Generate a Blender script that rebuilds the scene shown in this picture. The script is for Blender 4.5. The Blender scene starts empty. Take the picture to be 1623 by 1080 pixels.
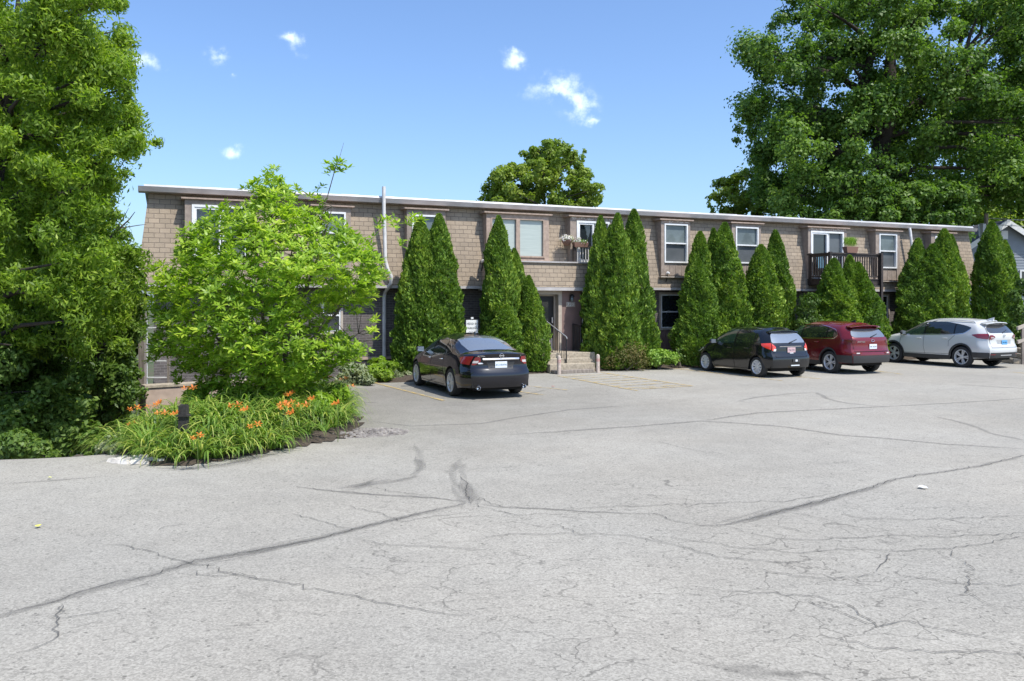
import bpy, bmesh, math, random
import numpy as np
from mathutils import Vector, Matrix
R = math.radians
sc = bpy.context.scene
# ------------------------------------------------------------------ camera, sky, sun, exposure
F = 1300.0; CX = 811.5; HY = 480.0; EYE = 2.25          # focal length and horizon in pixels of the 1623 px photograph
cd = bpy.data.cameras.new("camera"); cam = bpy.data.objects.new("camera", cd); sc.collection.objects.link(cam)
cam.location = (0, 0, EYE); cam.rotation_euler = (R(90), 0, 0)
cd.sensor_width = 36; cd.lens = 36 * F / 1623; cd.shift_y = -(540 - HY) / 1623
cd.clip_start = .05; cd.clip_end = 3000
sc.camera = cam
SUN_EL, SUN_AZ = 59.0, (0.76, -0.65)                     # towards the sun: right of the picture, slightly behind the camera
w = bpy.data.worlds.new("World"); sc.world = w; w.use_nodes = True
nt = w.node_tree; nt.nodes.clear()
def N(t, kind, **kw):
    n = t.nodes.new(kind)
    for k, v in kw.items(): setattr(n, k, v)
    return n
out = N(nt, 'ShaderNodeOutputWorld'); bg = N(nt, 'ShaderNodeBackground'); sky = N(nt, 'ShaderNodeTexSky')
sky.sky_type = 'NISHITA'; sky.sun_disc = False; sky.sun_elevation = R(SUN_EL)
sky.sun_rotation = math.atan2(SUN_AZ[0], SUN_AZ[1]); sky.air_density = 1.0; sky.dust_density = 2.0; sky.ozone_density = 1.0
sky.altitude = 200
bg.inputs[1].default_value = 0.13
tc = N(nt, 'ShaderNodeTexCoord')
# small fair-weather clouds, each at its own direction in the sky
clouds = [((232, 98), 30, 15), ((345, 96), 22, 12), ((464, 67), 20, 11), ((817, 91), 24, 12), ((884, 140), 50, 26), ((910, 160), 38, 24), ((938, 180), 22, 10),
          ((361, 233), 24, 10), ((760, 130), 9, 6), ((357, 124), 10, 5)]
noi = N(nt, 'ShaderNodeTexNoise'); noi.inputs['Scale'].default_value = 55; noi.inputs['Detail'].default_value = 6; noi.inputs['Roughness'].default_value = .62
nt.links.new(tc.outputs['Generated'], noi.inputs['Vector'])
dn = N(nt, 'ShaderNodeTexNoise'); dn.inputs['Scale'].default_value = 22; dn.inputs['Detail'].default_value = 5; nt.links.new(tc.outputs['Generated'], dn.inputs['Vector'])
dv = N(nt, 'ShaderNodeVectorMath', operation='MULTIPLY_ADD'); nt.links.new(dn.outputs['Color'], dv.inputs[0]); dv.inputs[1].default_value = (.055, .03, .05); nt.links.new(tc.outputs['Generated'], dv.inputs[2])
dw = N(nt, 'ShaderNodeVectorMath', operation='SUBTRACT'); nt.links.new(dv.outputs[0], dw.inputs[0]); dw.inputs[1].default_value = (.0275, .015, .025)
acc = None
for (px, py), rx, ry in clouds:
    d = Vector(((px - CX) / F, 1, (HY - py) / F)).normalized()
    sub = N(nt, 'ShaderNodeVectorMath', operation='SUBTRACT'); sub.inputs[1].default_value = d
    nt.links.new(dw.outputs[0], sub.inputs[0])
    mul = N(nt, 'ShaderNodeVectorMath', operation='MULTIPLY'); mul.inputs[1].default_value = (F / rx, F / rx, F / ry)
    nt.links.new(sub.outputs[0], mul.inputs[0])
    ln = N(nt, 'ShaderNodeVectorMath', operation='LENGTH'); nt.links.new(mul.outputs[0], ln.inputs[0])
    mr = N(nt, 'ShaderNodeMapRange'); mr.inputs[1].default_value = 1.5; mr.inputs[2].default_value = 0.0
    mr.inputs[3].default_value = 0.0; mr.inputs[4].default_value = 1.0 if rx > 15 else .6; nt.links.new(ln.outputs['Value'], mr.inputs[0])
    if acc is None: acc = mr.outputs[0]
    else:
        mx = N(nt, 'ShaderNodeMath', operation='MAXIMUM'); nt.links.new(acc, mx.inputs[0]); nt.links.new(mr.outputs[0], mx.inputs[1]); acc = mx.outputs[0]
mm = N(nt, 'ShaderNodeMath', operation='MULTIPLY_ADD'); nt.links.new(noi.outputs['Fac'], mm.inputs[0]); mm.inputs[1].default_value = 2.4; mm.inputs[2].default_value = -1.36
ad = N(nt, 'ShaderNodeMath', operation='ADD'); nt.links.new(mm.outputs[0], ad.inputs[0]); nt.links.new(acc, ad.inputs[1])
m2 = N(nt, 'ShaderNodeMath', operation='MULTIPLY'); nt.links.new(ad.outputs[0], m2.inputs[0]); nt.links.new(acc, m2.inputs[1]); 
mr = N(nt, 'ShaderNodeMapRange', interpolation_type='SMOOTHSTEP'); nt.links.new(m2.outputs[0], mr.inputs[0]); mr.inputs[1].default_value = 0.0; mr.inputs[2].default_value = .75
mr.inputs[4].default_value = .68
mix = N(nt, 'ShaderNodeMix', data_type='RGBA'); nt.links.new(mr.outputs[0], mix.inputs[0]); nt.links.new(sky.outputs[0], mix.inputs[6]); mix.inputs[7].default_value = (8.4, 7.9, 7.4, 1)
tint = N(nt, 'ShaderNodeMix', data_type='RGBA', blend_type='MULTIPLY'); tint.inputs[0].default_value = 1; nt.links.new(mix.outputs[2], tint.inputs[6]); tint.inputs[7].default_value = (.815, .975, 1.19, 1)
nt.links.new(tint.outputs[2], bg.inputs[0]); nt.links.new(bg.outputs[0], out.inputs[0])
sl = bpy.data.lights.new("sun", 'SUN'); so = bpy.data.objects.new("sun", sl); sc.collection.objects.link(so)
sl.energy = 3.55; sl.angle = R(.53); sl.color = (1, .955, .88)
_s = Vector((SUN_AZ[0] * math.cos(R(SUN_EL)), SUN_AZ[1] * math.cos(R(SUN_EL)), math.sin(R(SUN_EL))))
so.rotation_euler = _s.to_track_quat('Z', 'Y').to_euler(); so.location = (20, -10, 30)
sc.view_settings.view_transform = 'Standard'; sc.view_settings.look = 'None'; sc.view_settings.exposure = 0.62; sc.view_settings.gamma = 1
sc.render.engine = 'CYCLES'
sc.cycles.max_bounces = 6; sc.cycles.transparent_max_bounces = 12

# ------------------------------------------------------------------ helpers
C = sc.collection
def tag(o, label=None, cat=None, group=None, kind=None):
    if label: o['label'] = label
    if cat: o['category'] = cat
    if group: o['group'] = group
    if kind: o['kind'] = kind
    return o
def link_mesh(name, me, mat=None, parent=None):
    o = bpy.data.objects.new(name, me); C.objects.link(o)
    if mat is not None and not me.materials:
        for m in (mat if isinstance(mat, (list, tuple)) else [mat]): me.materials.append(m)
    if parent is not None: o.parent = parent
    return o
def empty(name, loc=(0, 0, 0), rz=0):
    o = bpy.data.objects.new(name, None); C.objects.link(o); o.location = loc; o.rotation_euler = (0, 0, rz); o.empty_display_size = .2
    return o
class MB:
    def __init__(s): s.v = []; s.f = []; s.mi = []
    def add(s, vs, fs, mi=0):
        n = len(s.v); s.v += [tuple(v) for v in vs]; s.f += [tuple(i + n for i in f) for f in fs]; s.mi += [mi] * len(fs); return s
    def box(s, x0, x1, y0, y1, z0, z1, mi=0):
        return s.add([(x0,y0,z0),(x1,y0,z0),(x1,y1,z0),(x0,y1,z0),(x0,y0,z1),(x1,y0,z1),(x1,y1,z1),(x0,y1,z1)],
                     [(0,3,2,1),(4,5,6,7),(0,1,5,4),(1,2,6,5),(2,3,7,6),(3,0,4,7)], mi)
    def prism(s, bot, top, mi=0):                       # two loops of equal length
        n = len(bot); return s.add(list(bot) + list(top), [tuple(range(n))[::-1], tuple(range(n, 2*n))] + [(i, (i+1) % n, n + (i+1) % n, n + i) for i in range(n)], mi)
    def tube(s, pts, r, k=8, mi=0, cap=True):
        pts = [Vector(p) for p in pts]; rs = r if isinstance(r, (list, tuple)) else [r] * len(pts); rings = []; up = None
        for i, p in enumerate(pts):
            t = (pts[min(i+1, len(pts)-1)] - pts[max(i-1, 0)]).normalized()
            a = Vector((0, 0, 1)) if abs(t.z) < .9 else Vector((1, 0, 0))
            if up is not None: a = up
            u = t.cross(a); u = u.normalized() if u.length > 1e-4 else Vector((1, 0, 0)); v = u.cross(t).normalized(); up = v
            rings.append([p + (u * math.cos(2*math.pi*j/k) + v * math.sin(2*math.pi*j/k)) * rs[i] for j in range(k)])
        vs = [q for g in rings for q in g]; fs = []
        for i in range(len(pts)-1):
            for j in range(k): fs.append((i*k+j, i*k+(j+1) % k, (i+1)*k+(j+1) % k, (i+1)*k+j))
        if cap: fs += [tuple(range(k))[::-1], tuple((len(pts)-1)*k + j for j in range(k))]
        return s.add(vs, fs, mi)
    def lathe(s, prof, k=20, axis='z', o=(0,0,0), mi=0):  # prof: (radius, height)
        vs = []; fs = []
        for r, h in prof:
            for j in range(k):
                a = 2*math.pi*j/k; c, d = r*math.cos(a), r*math.sin(a)
                p = {'z': (c, d, h), 'y': (c, h, d), 'x': (h, c, d)}[axis]; vs.append((p[0]+o[0], p[1]+o[1], p[2]+o[2]))
        for i in range(len(prof)-1):
            for j in range(k): fs.append((i*k+j, i*k+(j+1) % k, (i+1)*k+(j+1) % k, (i+1)*k+j))
        return s.add(vs, fs, mi)
    def grid(s, P, nu, nv, mi=0, flip=False):           # P(i,j)
        vs = [P(i, j) for i in range(nu) for j in range(nv)]
        fs = [(i*nv+j, (i+1)*nv+j, (i+1)*nv+j+1, i*nv+j+1) for i in range(nu-1) for j in range(nv-1)]
        if flip: fs = [f[::-1] for f in fs]
        return s.add(vs, fs, mi)
    def build(s, name, mats, parent=None, smooth=None, loc=None, merge=False, bevel=0):
        me = bpy.data.meshes.new(name); me.from_pydata(s.v, [], s.f)
        for m in (mats if isinstance(mats, (list, tuple)) else [mats]): me.materials.append(m)
        if any(s.mi): me.polygons.foreach_set('material_index', s.mi)
        if merge or bevel:
            bm = bmesh.new(); bm.from_mesh(me); bmesh.ops.remove_doubles(bm, verts=bm.verts, dist=1e-4)
            if bevel: bmesh.ops.bevel(bm, geom=[e for e in bm.edges if len(e.link_faces) == 2 and e.calc_face_angle(0) > .6], offset=bevel, segments=1, affect='EDGES')
            bm.to_mesh(me); bm.free()
        me.update()
        if smooth is not None:
            me.shade_smooth()
            if smooth < 180: me.set_sharp_from_angle(angle=R(smooth))
        o = link_mesh(name, me, None, parent)
        if loc is not None: o.location = loc
        return o
def copy_tree(o, parent=None):
    c = o.copy(); C.objects.link(c); c.parent = parent
    for ch in list(o.children): copy_tree(ch, c)
    return c
def at(px, py, Y): return Vector(((px - CX) * Y / F, Y, EYE + (HY - py) * Y / F))
def gnd(px, py): Y = F * EYE / (py - HY); return ((px - CX) * Y / F, Y)
def sstep(t): t = np.clip(t, 0, 1); return t * t * (3 - 2 * t)
def text_mesh(txt, size, ext=.004, align='CENTER'):
    cu = bpy.data.curves.new('t', 'FONT'); cu.body = txt; cu.size = size; cu.extrude = ext; cu.align_x = align; cu.align_y = 'CENTER'; cu.resolution_u = 2
    o = bpy.data.objects.new('t', cu); C.objects.link(o); dg = bpy.context.evaluated_depsgraph_get(); dg.update()
    me = bpy.data.meshes.new_from_object(o.evaluated_get(dg)); bpy.data.objects.remove(o); bpy.data.curves.remove(cu); return me

# ------------------------------------------------------------------ materials
def mat(name, col=(.5,.5,.5), rough=.6, metal=0, spec=.5, coat=0):
    m = bpy.data.materials.new(name); m.use_nodes = True; t = m.node_tree; b = t.nodes['Principled BSDF']
    b.inputs['Base Color'].default_value = (*col, 1); b.inputs['Roughness'].default_value = rough; b.inputs['Metallic'].default_value = metal
    b.inputs['Specular IOR Level'].default_value = spec; b.inputs['Coat Weight'].default_value = coat; b.inputs['Coat Roughness'].default_value = .03
    return m
def noisy(name, c1, c2, scale=8, rough=.7, metal=0, bump=0, detail=5, coat=0, stretch=None, lo=.35, hi=.65, bdist=.01):
    m = mat(name, c1, rough, metal, coat=coat); t = m.node_tree; b = t.nodes['Principled BSDF']
    g = N(t, 'ShaderNodeNewGeometry') if stretch is None else N(t, 'ShaderNodeTexCoord'); n = N(t, 'ShaderNodeTexNoise'); n.inputs['Scale'].default_value = scale; n.inputs['Detail'].default_value = detail
    src = g.outputs['Position'] if stretch is None else g.outputs['Object']
    if stretch:
        mp = N(t, 'ShaderNodeMapping'); mp.inputs['Scale'].default_value = stretch; t.links.new(src, mp.inputs[0]); src = mp.outputs[0]
    t.links.new(src, n.inputs['Vector'])
    r = N(t, 'ShaderNodeMapRange'); r.inputs[1].default_value = lo; r.inputs[2].default_value = hi; t.links.new(n.outputs['Fac'], r.inputs[0])
    x = N(t, 'ShaderNodeMix', data_type='RGBA'); t.links.new(r.outputs[0], x.inputs[0]); x.inputs[6].default_value = (*c1, 1); x.inputs[7].default_value = (*c2, 1)
    t.links.new(x.outputs[2], b.inputs['Base Color'])
    if bump:
        bp = N(t, 'ShaderNodeBump'); bp.inputs['Strength'].default_value = bump; bp.inputs['Distance'].default_value = bdist; t.links.new(n.outputs['Fac'], bp.inputs['Height']); t.links.new(bp.outputs[0], b.inputs['Normal'])
    return m
def brickmat(name, c1, c2, mortar, bw, rh, ms, rough=.85, bump=.5, wide=.5, stain=(.8, 1.12)):
    m = mat(name, c1, rough); t = m.node_tree; b = t.nodes['Principled BSDF']
    tc = N(t, 'ShaderNodeTexCoord'); sp = N(t, 'ShaderNodeSeparateXYZ'); cb = N(t, 'ShaderNodeCombineXYZ'); t.links.new(tc.outputs['Object'], sp.inputs[0])
    t.links.new(sp.outputs['X'], cb.inputs['X']); t.links.new(sp.outputs['Z'], cb.inputs['Y'])
    wn = N(t, 'ShaderNodeTexNoise'); wn.inputs['Scale'].default_value = 2.2; wn.inputs['Detail'].default_value = 3; t.links.new(tc.outputs['Object'], wn.inputs['Vector'])
    ws = N(t, 'ShaderNodeVectorMath', operation='MULTIPLY_ADD'); ws.inputs[1].default_value = (.05, .022, 0); t.links.new(wn.outputs['Color'], ws.inputs[0]); t.links.new(cb.outputs[0], ws.inputs[2])
    br = N(t, 'ShaderNodeTexBrick'); t.links.new(ws.outputs[0], br.inputs['Vector']); br.inputs['Scale'].default_value = 1; br.inputs['Brick Width'].default_value = bw; br.inputs['Row Height'].default_value = rh
    br.inputs['Mortar Size'].default_value = ms; br.inputs['Mortar Smooth'].default_value = .25; br.inputs['Bias'].default_value = 0
    br.inputs['Color1'].default_value = (*c1, 1); br.inputs['Color2'].default_value = (*c2, 1); br.inputs['Mortar'].default_value = (*mortar, 1)
    n = N(t, 'ShaderNodeTexNoise'); n.inputs['Scale'].default_value = 1.3; n.inputs['Detail'].default_value = 8; n.inputs['Roughness'].default_value = .7; t.links.new(tc.outputs['Object'], n.inputs['Vector'])
    r = N(t, 'ShaderNodeMapRange'); r.inputs[1].default_value = .3; r.inputs[2].default_value = .7; r.inputs[3].default_value = stain[0]; r.inputs[4].default_value = stain[1]; t.links.new(n.outputs['Fac'], r.inputs[0])
    x = N(t, 'ShaderNodeMix', data_type='RGBA', blend_type='MULTIPLY'); x.inputs[0].default_value = 1; t.links.new(br.outputs['Color'], x.inputs[6]); t.links.new(r.outputs[0], x.inputs[7]); t.links.new(x.outputs[2], b.inputs['Base Color'])
    n2 = N(t, 'ShaderNodeTexNoise'); n2.inputs['Scale'].default_value = 40; n2.inputs['Detail'].default_value = 4; t.links.new(tc.outputs['Object'], n2.inputs['Vector'])
    h = N(t, 'ShaderNodeMath', operation='MULTIPLY_ADD'); t.links.new(br.outputs['Fac'], h.inputs[0]); h.inputs[1].default_value = -1; t.links.new(n2.outputs['Fac'], h.inputs[2])
    bp = N(t, 'ShaderNodeBump'); bp.inputs['Strength'].default_value = bump; bp.inputs['Distance'].default_value = .012; t.links.new(h.outputs[0], bp.inputs['Height']); t.links.new(bp.outputs[0], b.inputs['Normal'])
    return m
def leafmat(name, dark, mid, light, trans=.35, rough=.5, k=(1.5, 1.22, 1.15)):
    dark, mid, light = [tuple(min(.85, c_*k_) for c_, k_ in zip(v_, k)) for v_ in (dark, mid, light)]
    m = bpy.data.materials.new(name); m.use_nodes = True; t = m.node_tree; b = t.nodes['Principled BSDF']; o = t.nodes['Material Output']
    a = N(t, 'ShaderNodeAttribute', attribute_name='tone'); cr = N(t, 'ShaderNodeValToRGB'); t.links.new(a.outputs['Fac'], cr.inputs[0])
    e = cr.color_ramp.elements; e[0].color = (*dark, 1); e[0].position = 0; e[1].color = (*light, 1); e[1].position = 1; k = e.new(.5); k.color = (*mid, 1)
    t.links.new(cr.outputs[0], b.inputs['Base Color']); b.inputs['Roughness'].default_value = rough; b.inputs['Specular IOR Level'].default_value = .35
    tr = N(t, 'ShaderNodeBsdfTranslucent'); bc = N(t, 'ShaderNodeMix', data_type='RGBA', blend_type='MULTIPLY'); bc.inputs[0].default_value = 1; t.links.new(cr.outputs[0], bc.inputs[6]); bc.inputs[7].default_value = (1.35, 1.5, .6, 1)
    t.links.new(bc.outputs[2], tr.inputs[0]); ms = N(t, 'ShaderNodeMixShader'); ms.inputs[0].default_value = trans; t.links.new(b.outputs[0], ms.inputs[1]); t.links.new(tr.outputs[0], ms.inputs[2]); t.links.new(ms.outputs[0], o.inputs[0])
    return m
def overlay(name, col, cover=.6, scale=9, soft=True, rough=.9, fine=60):
    """thin mark on the ground: opaque in the middle of the strip, broken up by noise towards its edges (UV v = 0..1 across)"""
    m = bpy.data.materials.new(name); m.use_nodes = True; t = m.node_tree; b = t.nodes['Principled BSDF']; o = t.nodes['Material Output']
    b.inputs['Base Color'].default_value = (*col, 1); b.inputs['Roughness'].default_value = rough; b.inputs['Specular IOR Level'].default_value = .2
    uv = N(t, 'ShaderNodeUVMap'); sp = N(t, 'ShaderNodeSeparateXYZ'); t.links.new(uv.outputs[0], sp.inputs[0])
    p = N(t, 'ShaderNodeMath', operation='PINGPONG'); t.links.new(sp.outputs['Y'], p.inputs[0]); p.inputs[1].default_value = .5
    g = N(t, 'ShaderNodeNewGeometry'); n = N(t, 'ShaderNodeTexNoise'); n.inputs['Scale'].default_value = scale; n.inputs['Detail'].default_value = 6; t.links.new(g.outputs['Position'], n.inputs['Vector'])
    n2 = N(t, 'ShaderNodeTexNoise'); n2.inputs['Scale'].default_value = fine; n2.inputs['Detail'].default_value = 2; t.links.new(g.outputs['Position'], n2.inputs['Vector'])
    s = N(t, 'ShaderNodeMath', operation='MULTIPLY_ADD'); t.links.new(p.outputs[0], s.inputs[0]); s.inputs[1].default_value = 2.2 if soft else 12; t.links.new(n.outputs['Fac'], s.inputs[2])
    s2 = N(t, 'ShaderNodeMath', operation='ADD'); t.links.new(s.outputs[0], s2.inputs[0]); t.links.new(n2.outputs['Fac'], s2.inputs[1])
    r = N(t, 'ShaderNodeMapRange'); t.links.new(s2.outputs[0], r.inputs[0]); top = 1.85 if soft else 6.5
    r.inputs[1].default_value = 1.12 if soft else 1.0; r.inputs[2].default_value = top; r.inputs[4].default_value = cover
    if not soft:   # worn paint
        w1 = N(t, 'ShaderNodeMath', operation='ADD'); t.links.new(n.outputs['Fac'], w1.inputs[0]); t.links.new(n2.outputs['Fac'], w1.inputs[1])
        r.inputs[1].default_value = .82; r.inputs[2].default_value = 1.12; t.links.new(w1.outputs[0], r.inputs[0])
    tr = N(t, 'ShaderNodeBsdfTransparent'); ms = N(t, 'ShaderNodeMixShader'); t.links.new(r.outputs[0], ms.inputs[0]); t.links.new(tr.outputs[0], ms.inputs[1]); t.links.new(b.outputs[0], ms.inputs[2]); t.links.new(ms.outputs[0], o.inputs[0])
    return m
M = {}
M['shingle'] = brickmat('tan_shingle', (.375,.298,.218), (.31,.248,.182), (.165,.132,.1), .29, .142, .0085, bump=.7, stain=(.80, 1.12))
M['brick'] = brickmat('dark_brick', (.15,.13,.12), (.10,.088,.083), (.25,.225,.21), .215, .078, .006, bump=.5)
M['casing'] = noisy('brown_casing_paint', (.34,.275,.225), (.25,.20,.165), 7, .75, bump=.15)
M['mauve'] = noisy('mauve_paint', (.25,.165,.145), (.21,.14,.12), 3, .75, bump=.1)
M['tan'] = noisy('tan_trim_paint', (.42,.315,.245), (.31,.23,.18), 9, .7, bump=.15)
M['tanpeel'] = noisy('peeling_tan_paint', (.36,.26,.2), (.62,.55,.47), 16, .8, bump=.3, lo=.5, hi=.6)
M['beige'] = noisy('beige_trim', (.5,.43,.35), (.42,.36,.3), 6, .6)
M['white'] = noisy('white_vinyl', (.8,.8,.79), (.7,.7,.69), 5, .4)
M['gutter'] = noisy('grey_gutter_metal', (.40,.37,.35), (.50,.47,.45), 2.5, .45, .0)
M['flash'] = noisy('pale_roof_flashing', (.50,.50,.51), (.34,.335,.33), 1.2, .45, 0)
M['pipe'] = noisy('white_painted_pipe', (.68,.66,.64), (.55,.53,.5), 4, .45)
M['concrete'] = noisy('rough_concrete', (.42,.36,.27), (.27,.23,.175), 14, .9, bump=.5)
M['wallconc'] = noisy('tan_concrete_wall', (.48,.37,.29), (.38,.29,.23), 5, .9, bump=.3)
M['darkwood'] = noisy('dark_stained_wood', (.022,.016,.014), (.05,.036,.03), 12, .6, bump=.2)
M['weathered'] = noisy('weathered_wood', (.30,.26,.22), (.16,.135,.115), 20, .85, bump=.3, stretch=(1,1,.1))
M['black'] = mat('black_iron', (.015,.015,.016), .4)
M['railmetal'] = mat('grey_rail', (.35,.35,.36), .3, .4)
M['glass'] = mat('window_glass', (.02,.026,.03), .03, 0, 1.0)
M['glassgrey'] = noisy('glass_over_grey_blind', (.15,.18,.18), (.11,.135,.14), 2.2, .05, bump=0)
M['glassscreen'] = noisy('glass_insect_screen', (.12,.13,.14), (.09,.10,.105), 2, .18)
M['blind'] = noisy('pale_cellular_blind', (.45,.50,.46), (.38,.43,.40), 1, .2, stretch=(1,1,40))
M['dark'] = mat('dark_interior', (.012,.012,.013), .5)
M['soil'] = noisy('mulch_soil', (.09,.065,.045), (.035,.027,.02), 25, .95, bump=.8, bdist=.03)
M['bark'] = noisy('bark', (.055,.042,.032), (.025,.02,.016), 14, .95, bump=.8, stretch=(3,3,.6))
M['barkgrey'] = noisy('grey_bark', (.17,.14,.11), (.09,.075,.06), 18, .9, bump=.5)
M['terracotta'] = mat('terracotta', (.20,.11,.08), .85)
M['siding'] = noisy('blue_grey_siding', (.27,.30,.34), (.24,.265,.30), 1.5, .6)
M['shingroof'] = noisy('dark_roof_shingle', (.07,.07,.075), (.04,.04,.045), 20, .9)
# ------------------------------------------------------------------ ground
TH = math.atan(F / 3060.0); CT, ST = math.cos(TH), math.sin(TH); Y0 = 27.6
def hgt(x, y):
    return -3.0 * sstep((y - 11.4) / 8.0) * sstep((-x - 4.9) / 3.0)
def L2W(s, d, z=0): return Vector((s * CT - d * ST, Y0 + s * ST + d * CT, z))     # building frame -> world
def ground_mat():
    return noisy('grass_ground', (.05,.085,.02), (.09,.07,.04), 1.5, .95, bump=.6, bdist=.05)
def sheet(name, xs, ys, zoff, m, keep=None, kind='structure'):
    X, Y = np.meshgrid(xs, ys, indexing='ij'); Z = hgt(X, Y) + zoff; nx, ny = X.shape
    v = np.stack([X, Y, Z], -1).reshape(-1, 3); idx = np.arange(nx*ny).reshape(nx, ny)
    f = np.stack([idx[:-1,:-1], idx[1:,:-1], idx[1:,1:], idx[:-1,1:]], -1).reshape(-1, 4)
    me = bpy.data.meshes.new(name); me.from_pydata(v.tolist(), [], f.tolist()); me.shade_smooth(); me.update()
    return tag(link_mesh(name, me, m), kind=kind)
xs = np.unique(np.concatenate([np.linspace(-600, -30, 12), np.arange(-30, 0, .5), np.linspace(0, 60, 20), np.linspace(60, 600, 10)]))
ys = np.unique(np.concatenate([np.linspace(-200, 8, 6), np.arange(8, 30, .5), np.linspace(30, 90, 15), np.linspace(90, 900, 10)]))
sheet('ground', xs, ys, -.03, ground_mat())

def asphalt_mat():
    m = mat('aged_asphalt', (.3,.3,.29), .92, spec=.25); t = m.node_tree; b = t.nodes['Principled BSDF']; g = N(t, 'ShaderNodeNewGeometry'); P = g.outputs['Position']
    def noise(s, d=5, r=.5):
        n = N(t, 'ShaderNodeTexNoise'); n.inputs['Scale'].default_value = s; n.inputs['Detail'].default_value = d; n.inputs['Roughness'].default_value = r; t.links.new(P, n.inputs['Vector']); return n
    def rng(src, a, bb, c, d):
        r = N(t, 'ShaderNodeMapRange'); t.links.new(src, r.inputs[0]); r.inputs[1].default_value = a; r.inputs[2].default_value = bb; r.inputs[3].default_value = c; r.inputs[4].default_value = d; return r.outputs[0]
    def mul(a, bb):
        x = N(t, 'ShaderNodeMath', operation='MULTIPLY'); t.links.new(a, x.inputs[0]); t.links.new(bb, x.inputs[1]); return x.outputs[0]
    big = rng(noise(.22, 6, .6).outputs['Fac'], .3, .7, .86, 1.1)
    mid = rng(noise(2.3, 6, .65).outputs['Fac'], .3, .7, .93, 1.06)
    # exposed aggregate: stones of differing brightness with dark pits
    v = N(t, 'ShaderNodeTexVoronoi'); v.inputs['Scale'].default_value = 75; t.links.new(P, v.inputs['Vector'])
    sp = N(t, 'ShaderNodeSeparateColor'); t.links.new(v.outputs['Color'], sp.inputs[0])
    st = rng(sp.outputs[0], 0, 1, .78, 1.22)
    v2 = N(t, 'ShaderNodeTexVoronoi'); v2.inputs['Scale'].default_value = 32; t.links.new(P, v2.inputs['Vector']); s2 = N(t, 'ShaderNodeSeparateColor'); t.links.new(v2.outputs['Color'], s2.inputs[0])
    pit = rng(s2.outputs[1], 0, .10, .55, 1.0)
    edge = rng(v2.outputs['Distance'], .25, .5, 0, 1)
    pit2 = N(t, 'ShaderNodeMath', operation='MAXIMUM'); t.links.new(pit, pit2.inputs[0]); t.links.new(edge, pit2.inputs[1])
    # hairline crazing in patches, cells stretched along the picture's width
    wp = noise(1.1, 5, .6); sc_ = N(t, 'ShaderNodeVectorMath', operation='MULTIPLY_ADD'); t.links.new(wp.outputs['Color'], sc_.inputs[0]); sc_.inputs[1].default_value = (.9, .9, 0); t.links.new(P, sc_.inputs[2])
    ms_ = N(t, 'ShaderNodeVectorMath', operation='MULTIPLY'); t.links.new(sc_.outputs[0], ms_.inputs[0]); ms_.inputs[1].default_value = (.8, 1.9, 1)
    vc = N(t, 'ShaderNodeTexVoronoi', feature='DISTANCE_TO_EDGE'); vc.inputs['Scale'].default_value = 2.1; t.links.new(ms_.outputs[0], vc.inputs['Vector'])
    line = rng(vc.outputs['Distance'], .004, .017, 1, 0)
    msk = N(t, 'ShaderNodeTexNoise'); msk.inputs['Scale'].default_value = .55; msk.inputs['Detail'].default_value = 5; t.links.new(P, msk.inputs['Vector'])
    gm = N(t, 'ShaderNodeVectorMath', operation='DISTANCE'); t.links.new(P, gm.inputs[0]); gm.inputs[1].default_value = (2.6, 6.2, 0)
    near = rng(gm.outputs['Value'], .5, 6.5, .22, -.06)
    ma = N(t, 'ShaderNodeMath', operation='ADD'); t.links.new(msk.outputs['Fac'], ma.inputs[0]); t.links.new(near, ma.inputs[1])
    brk = noise(9, 3); mb = N(t, 'ShaderNodeMath', operation='MULTIPLY_ADD'); t.links.new(brk.outputs['Fac'], mb.inputs[0]); mb.inputs[1].default_value = .5; t.links.new(ma.outputs[0], mb.inputs[2])
    craze = mul(line, rng(mb.outputs[0], .70, .95, 0, .42))
    inv = N(t, 'ShaderNodeMath', operation='SUBTRACT'); inv.inputs[0].default_value = 1; t.links.new(craze, inv.inputs[1])
    gd = N(t, 'ShaderNodeVectorMath', operation='DISTANCE'); t.links.new(P, gd.inputs[0]); gd.inputs[1].default_value = (-3.2, 19.0, 0)
    wn_ = noise(.7, 5, .6); ga = N(t, 'ShaderNodeMath', operation='MULTIPLY_ADD'); t.links.new(wn_.outputs['Fac'], ga.inputs[0]); ga.inputs[1].default_value = 7; t.links.new(gd.outputs['Value'], ga.inputs[2])
    big = mul(big, rng(ga.outputs[0], 5.5, 11.0, .70, 1.0))      # older, darker surface round the bays beside the bed
    k = mul(mul(mul(big, mid), mul(st, pit2.outputs[0])), inv.outputs[0])
    hue = rng(noise(.35, 3).outputs['Fac'], .35, .65, 0, 1); cm = N(t, 'ShaderNodeMix', data_type='RGBA'); t.links.new(hue, cm.inputs[0]); cm.inputs[6].default_value = (.322,.300,.256,1); cm.inputs[7].default_value = (.314,.297,.258,1)
    x = N(t, 'ShaderNodeMix', data_type='RGBA', blend_type='MULTIPLY'); x.inputs[0].default_value = 1; t.links.new(cm.outputs[2], x.inputs[6]); t.links.new(k, x.inputs[7]); t.links.new(x.outputs[2], b.inputs['Base Color'])
    hh = N(t, 'ShaderNodeMath', operation='SUBTRACT'); t.links.new(st, hh.inputs[0]); t.links.new(craze, hh.inputs[1])
    bp = N(t, 'ShaderNodeBump'); bp.inputs['Strength'].default_value = .35; bp.inputs['Distance'].default_value = .006; t.links.new(hh.outputs[0], bp.inputs['Height']); t.links.new(bp.outputs[0], b.inputs['Normal'])
    return m
M['asphalt'] = asphalt_mat()
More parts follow.
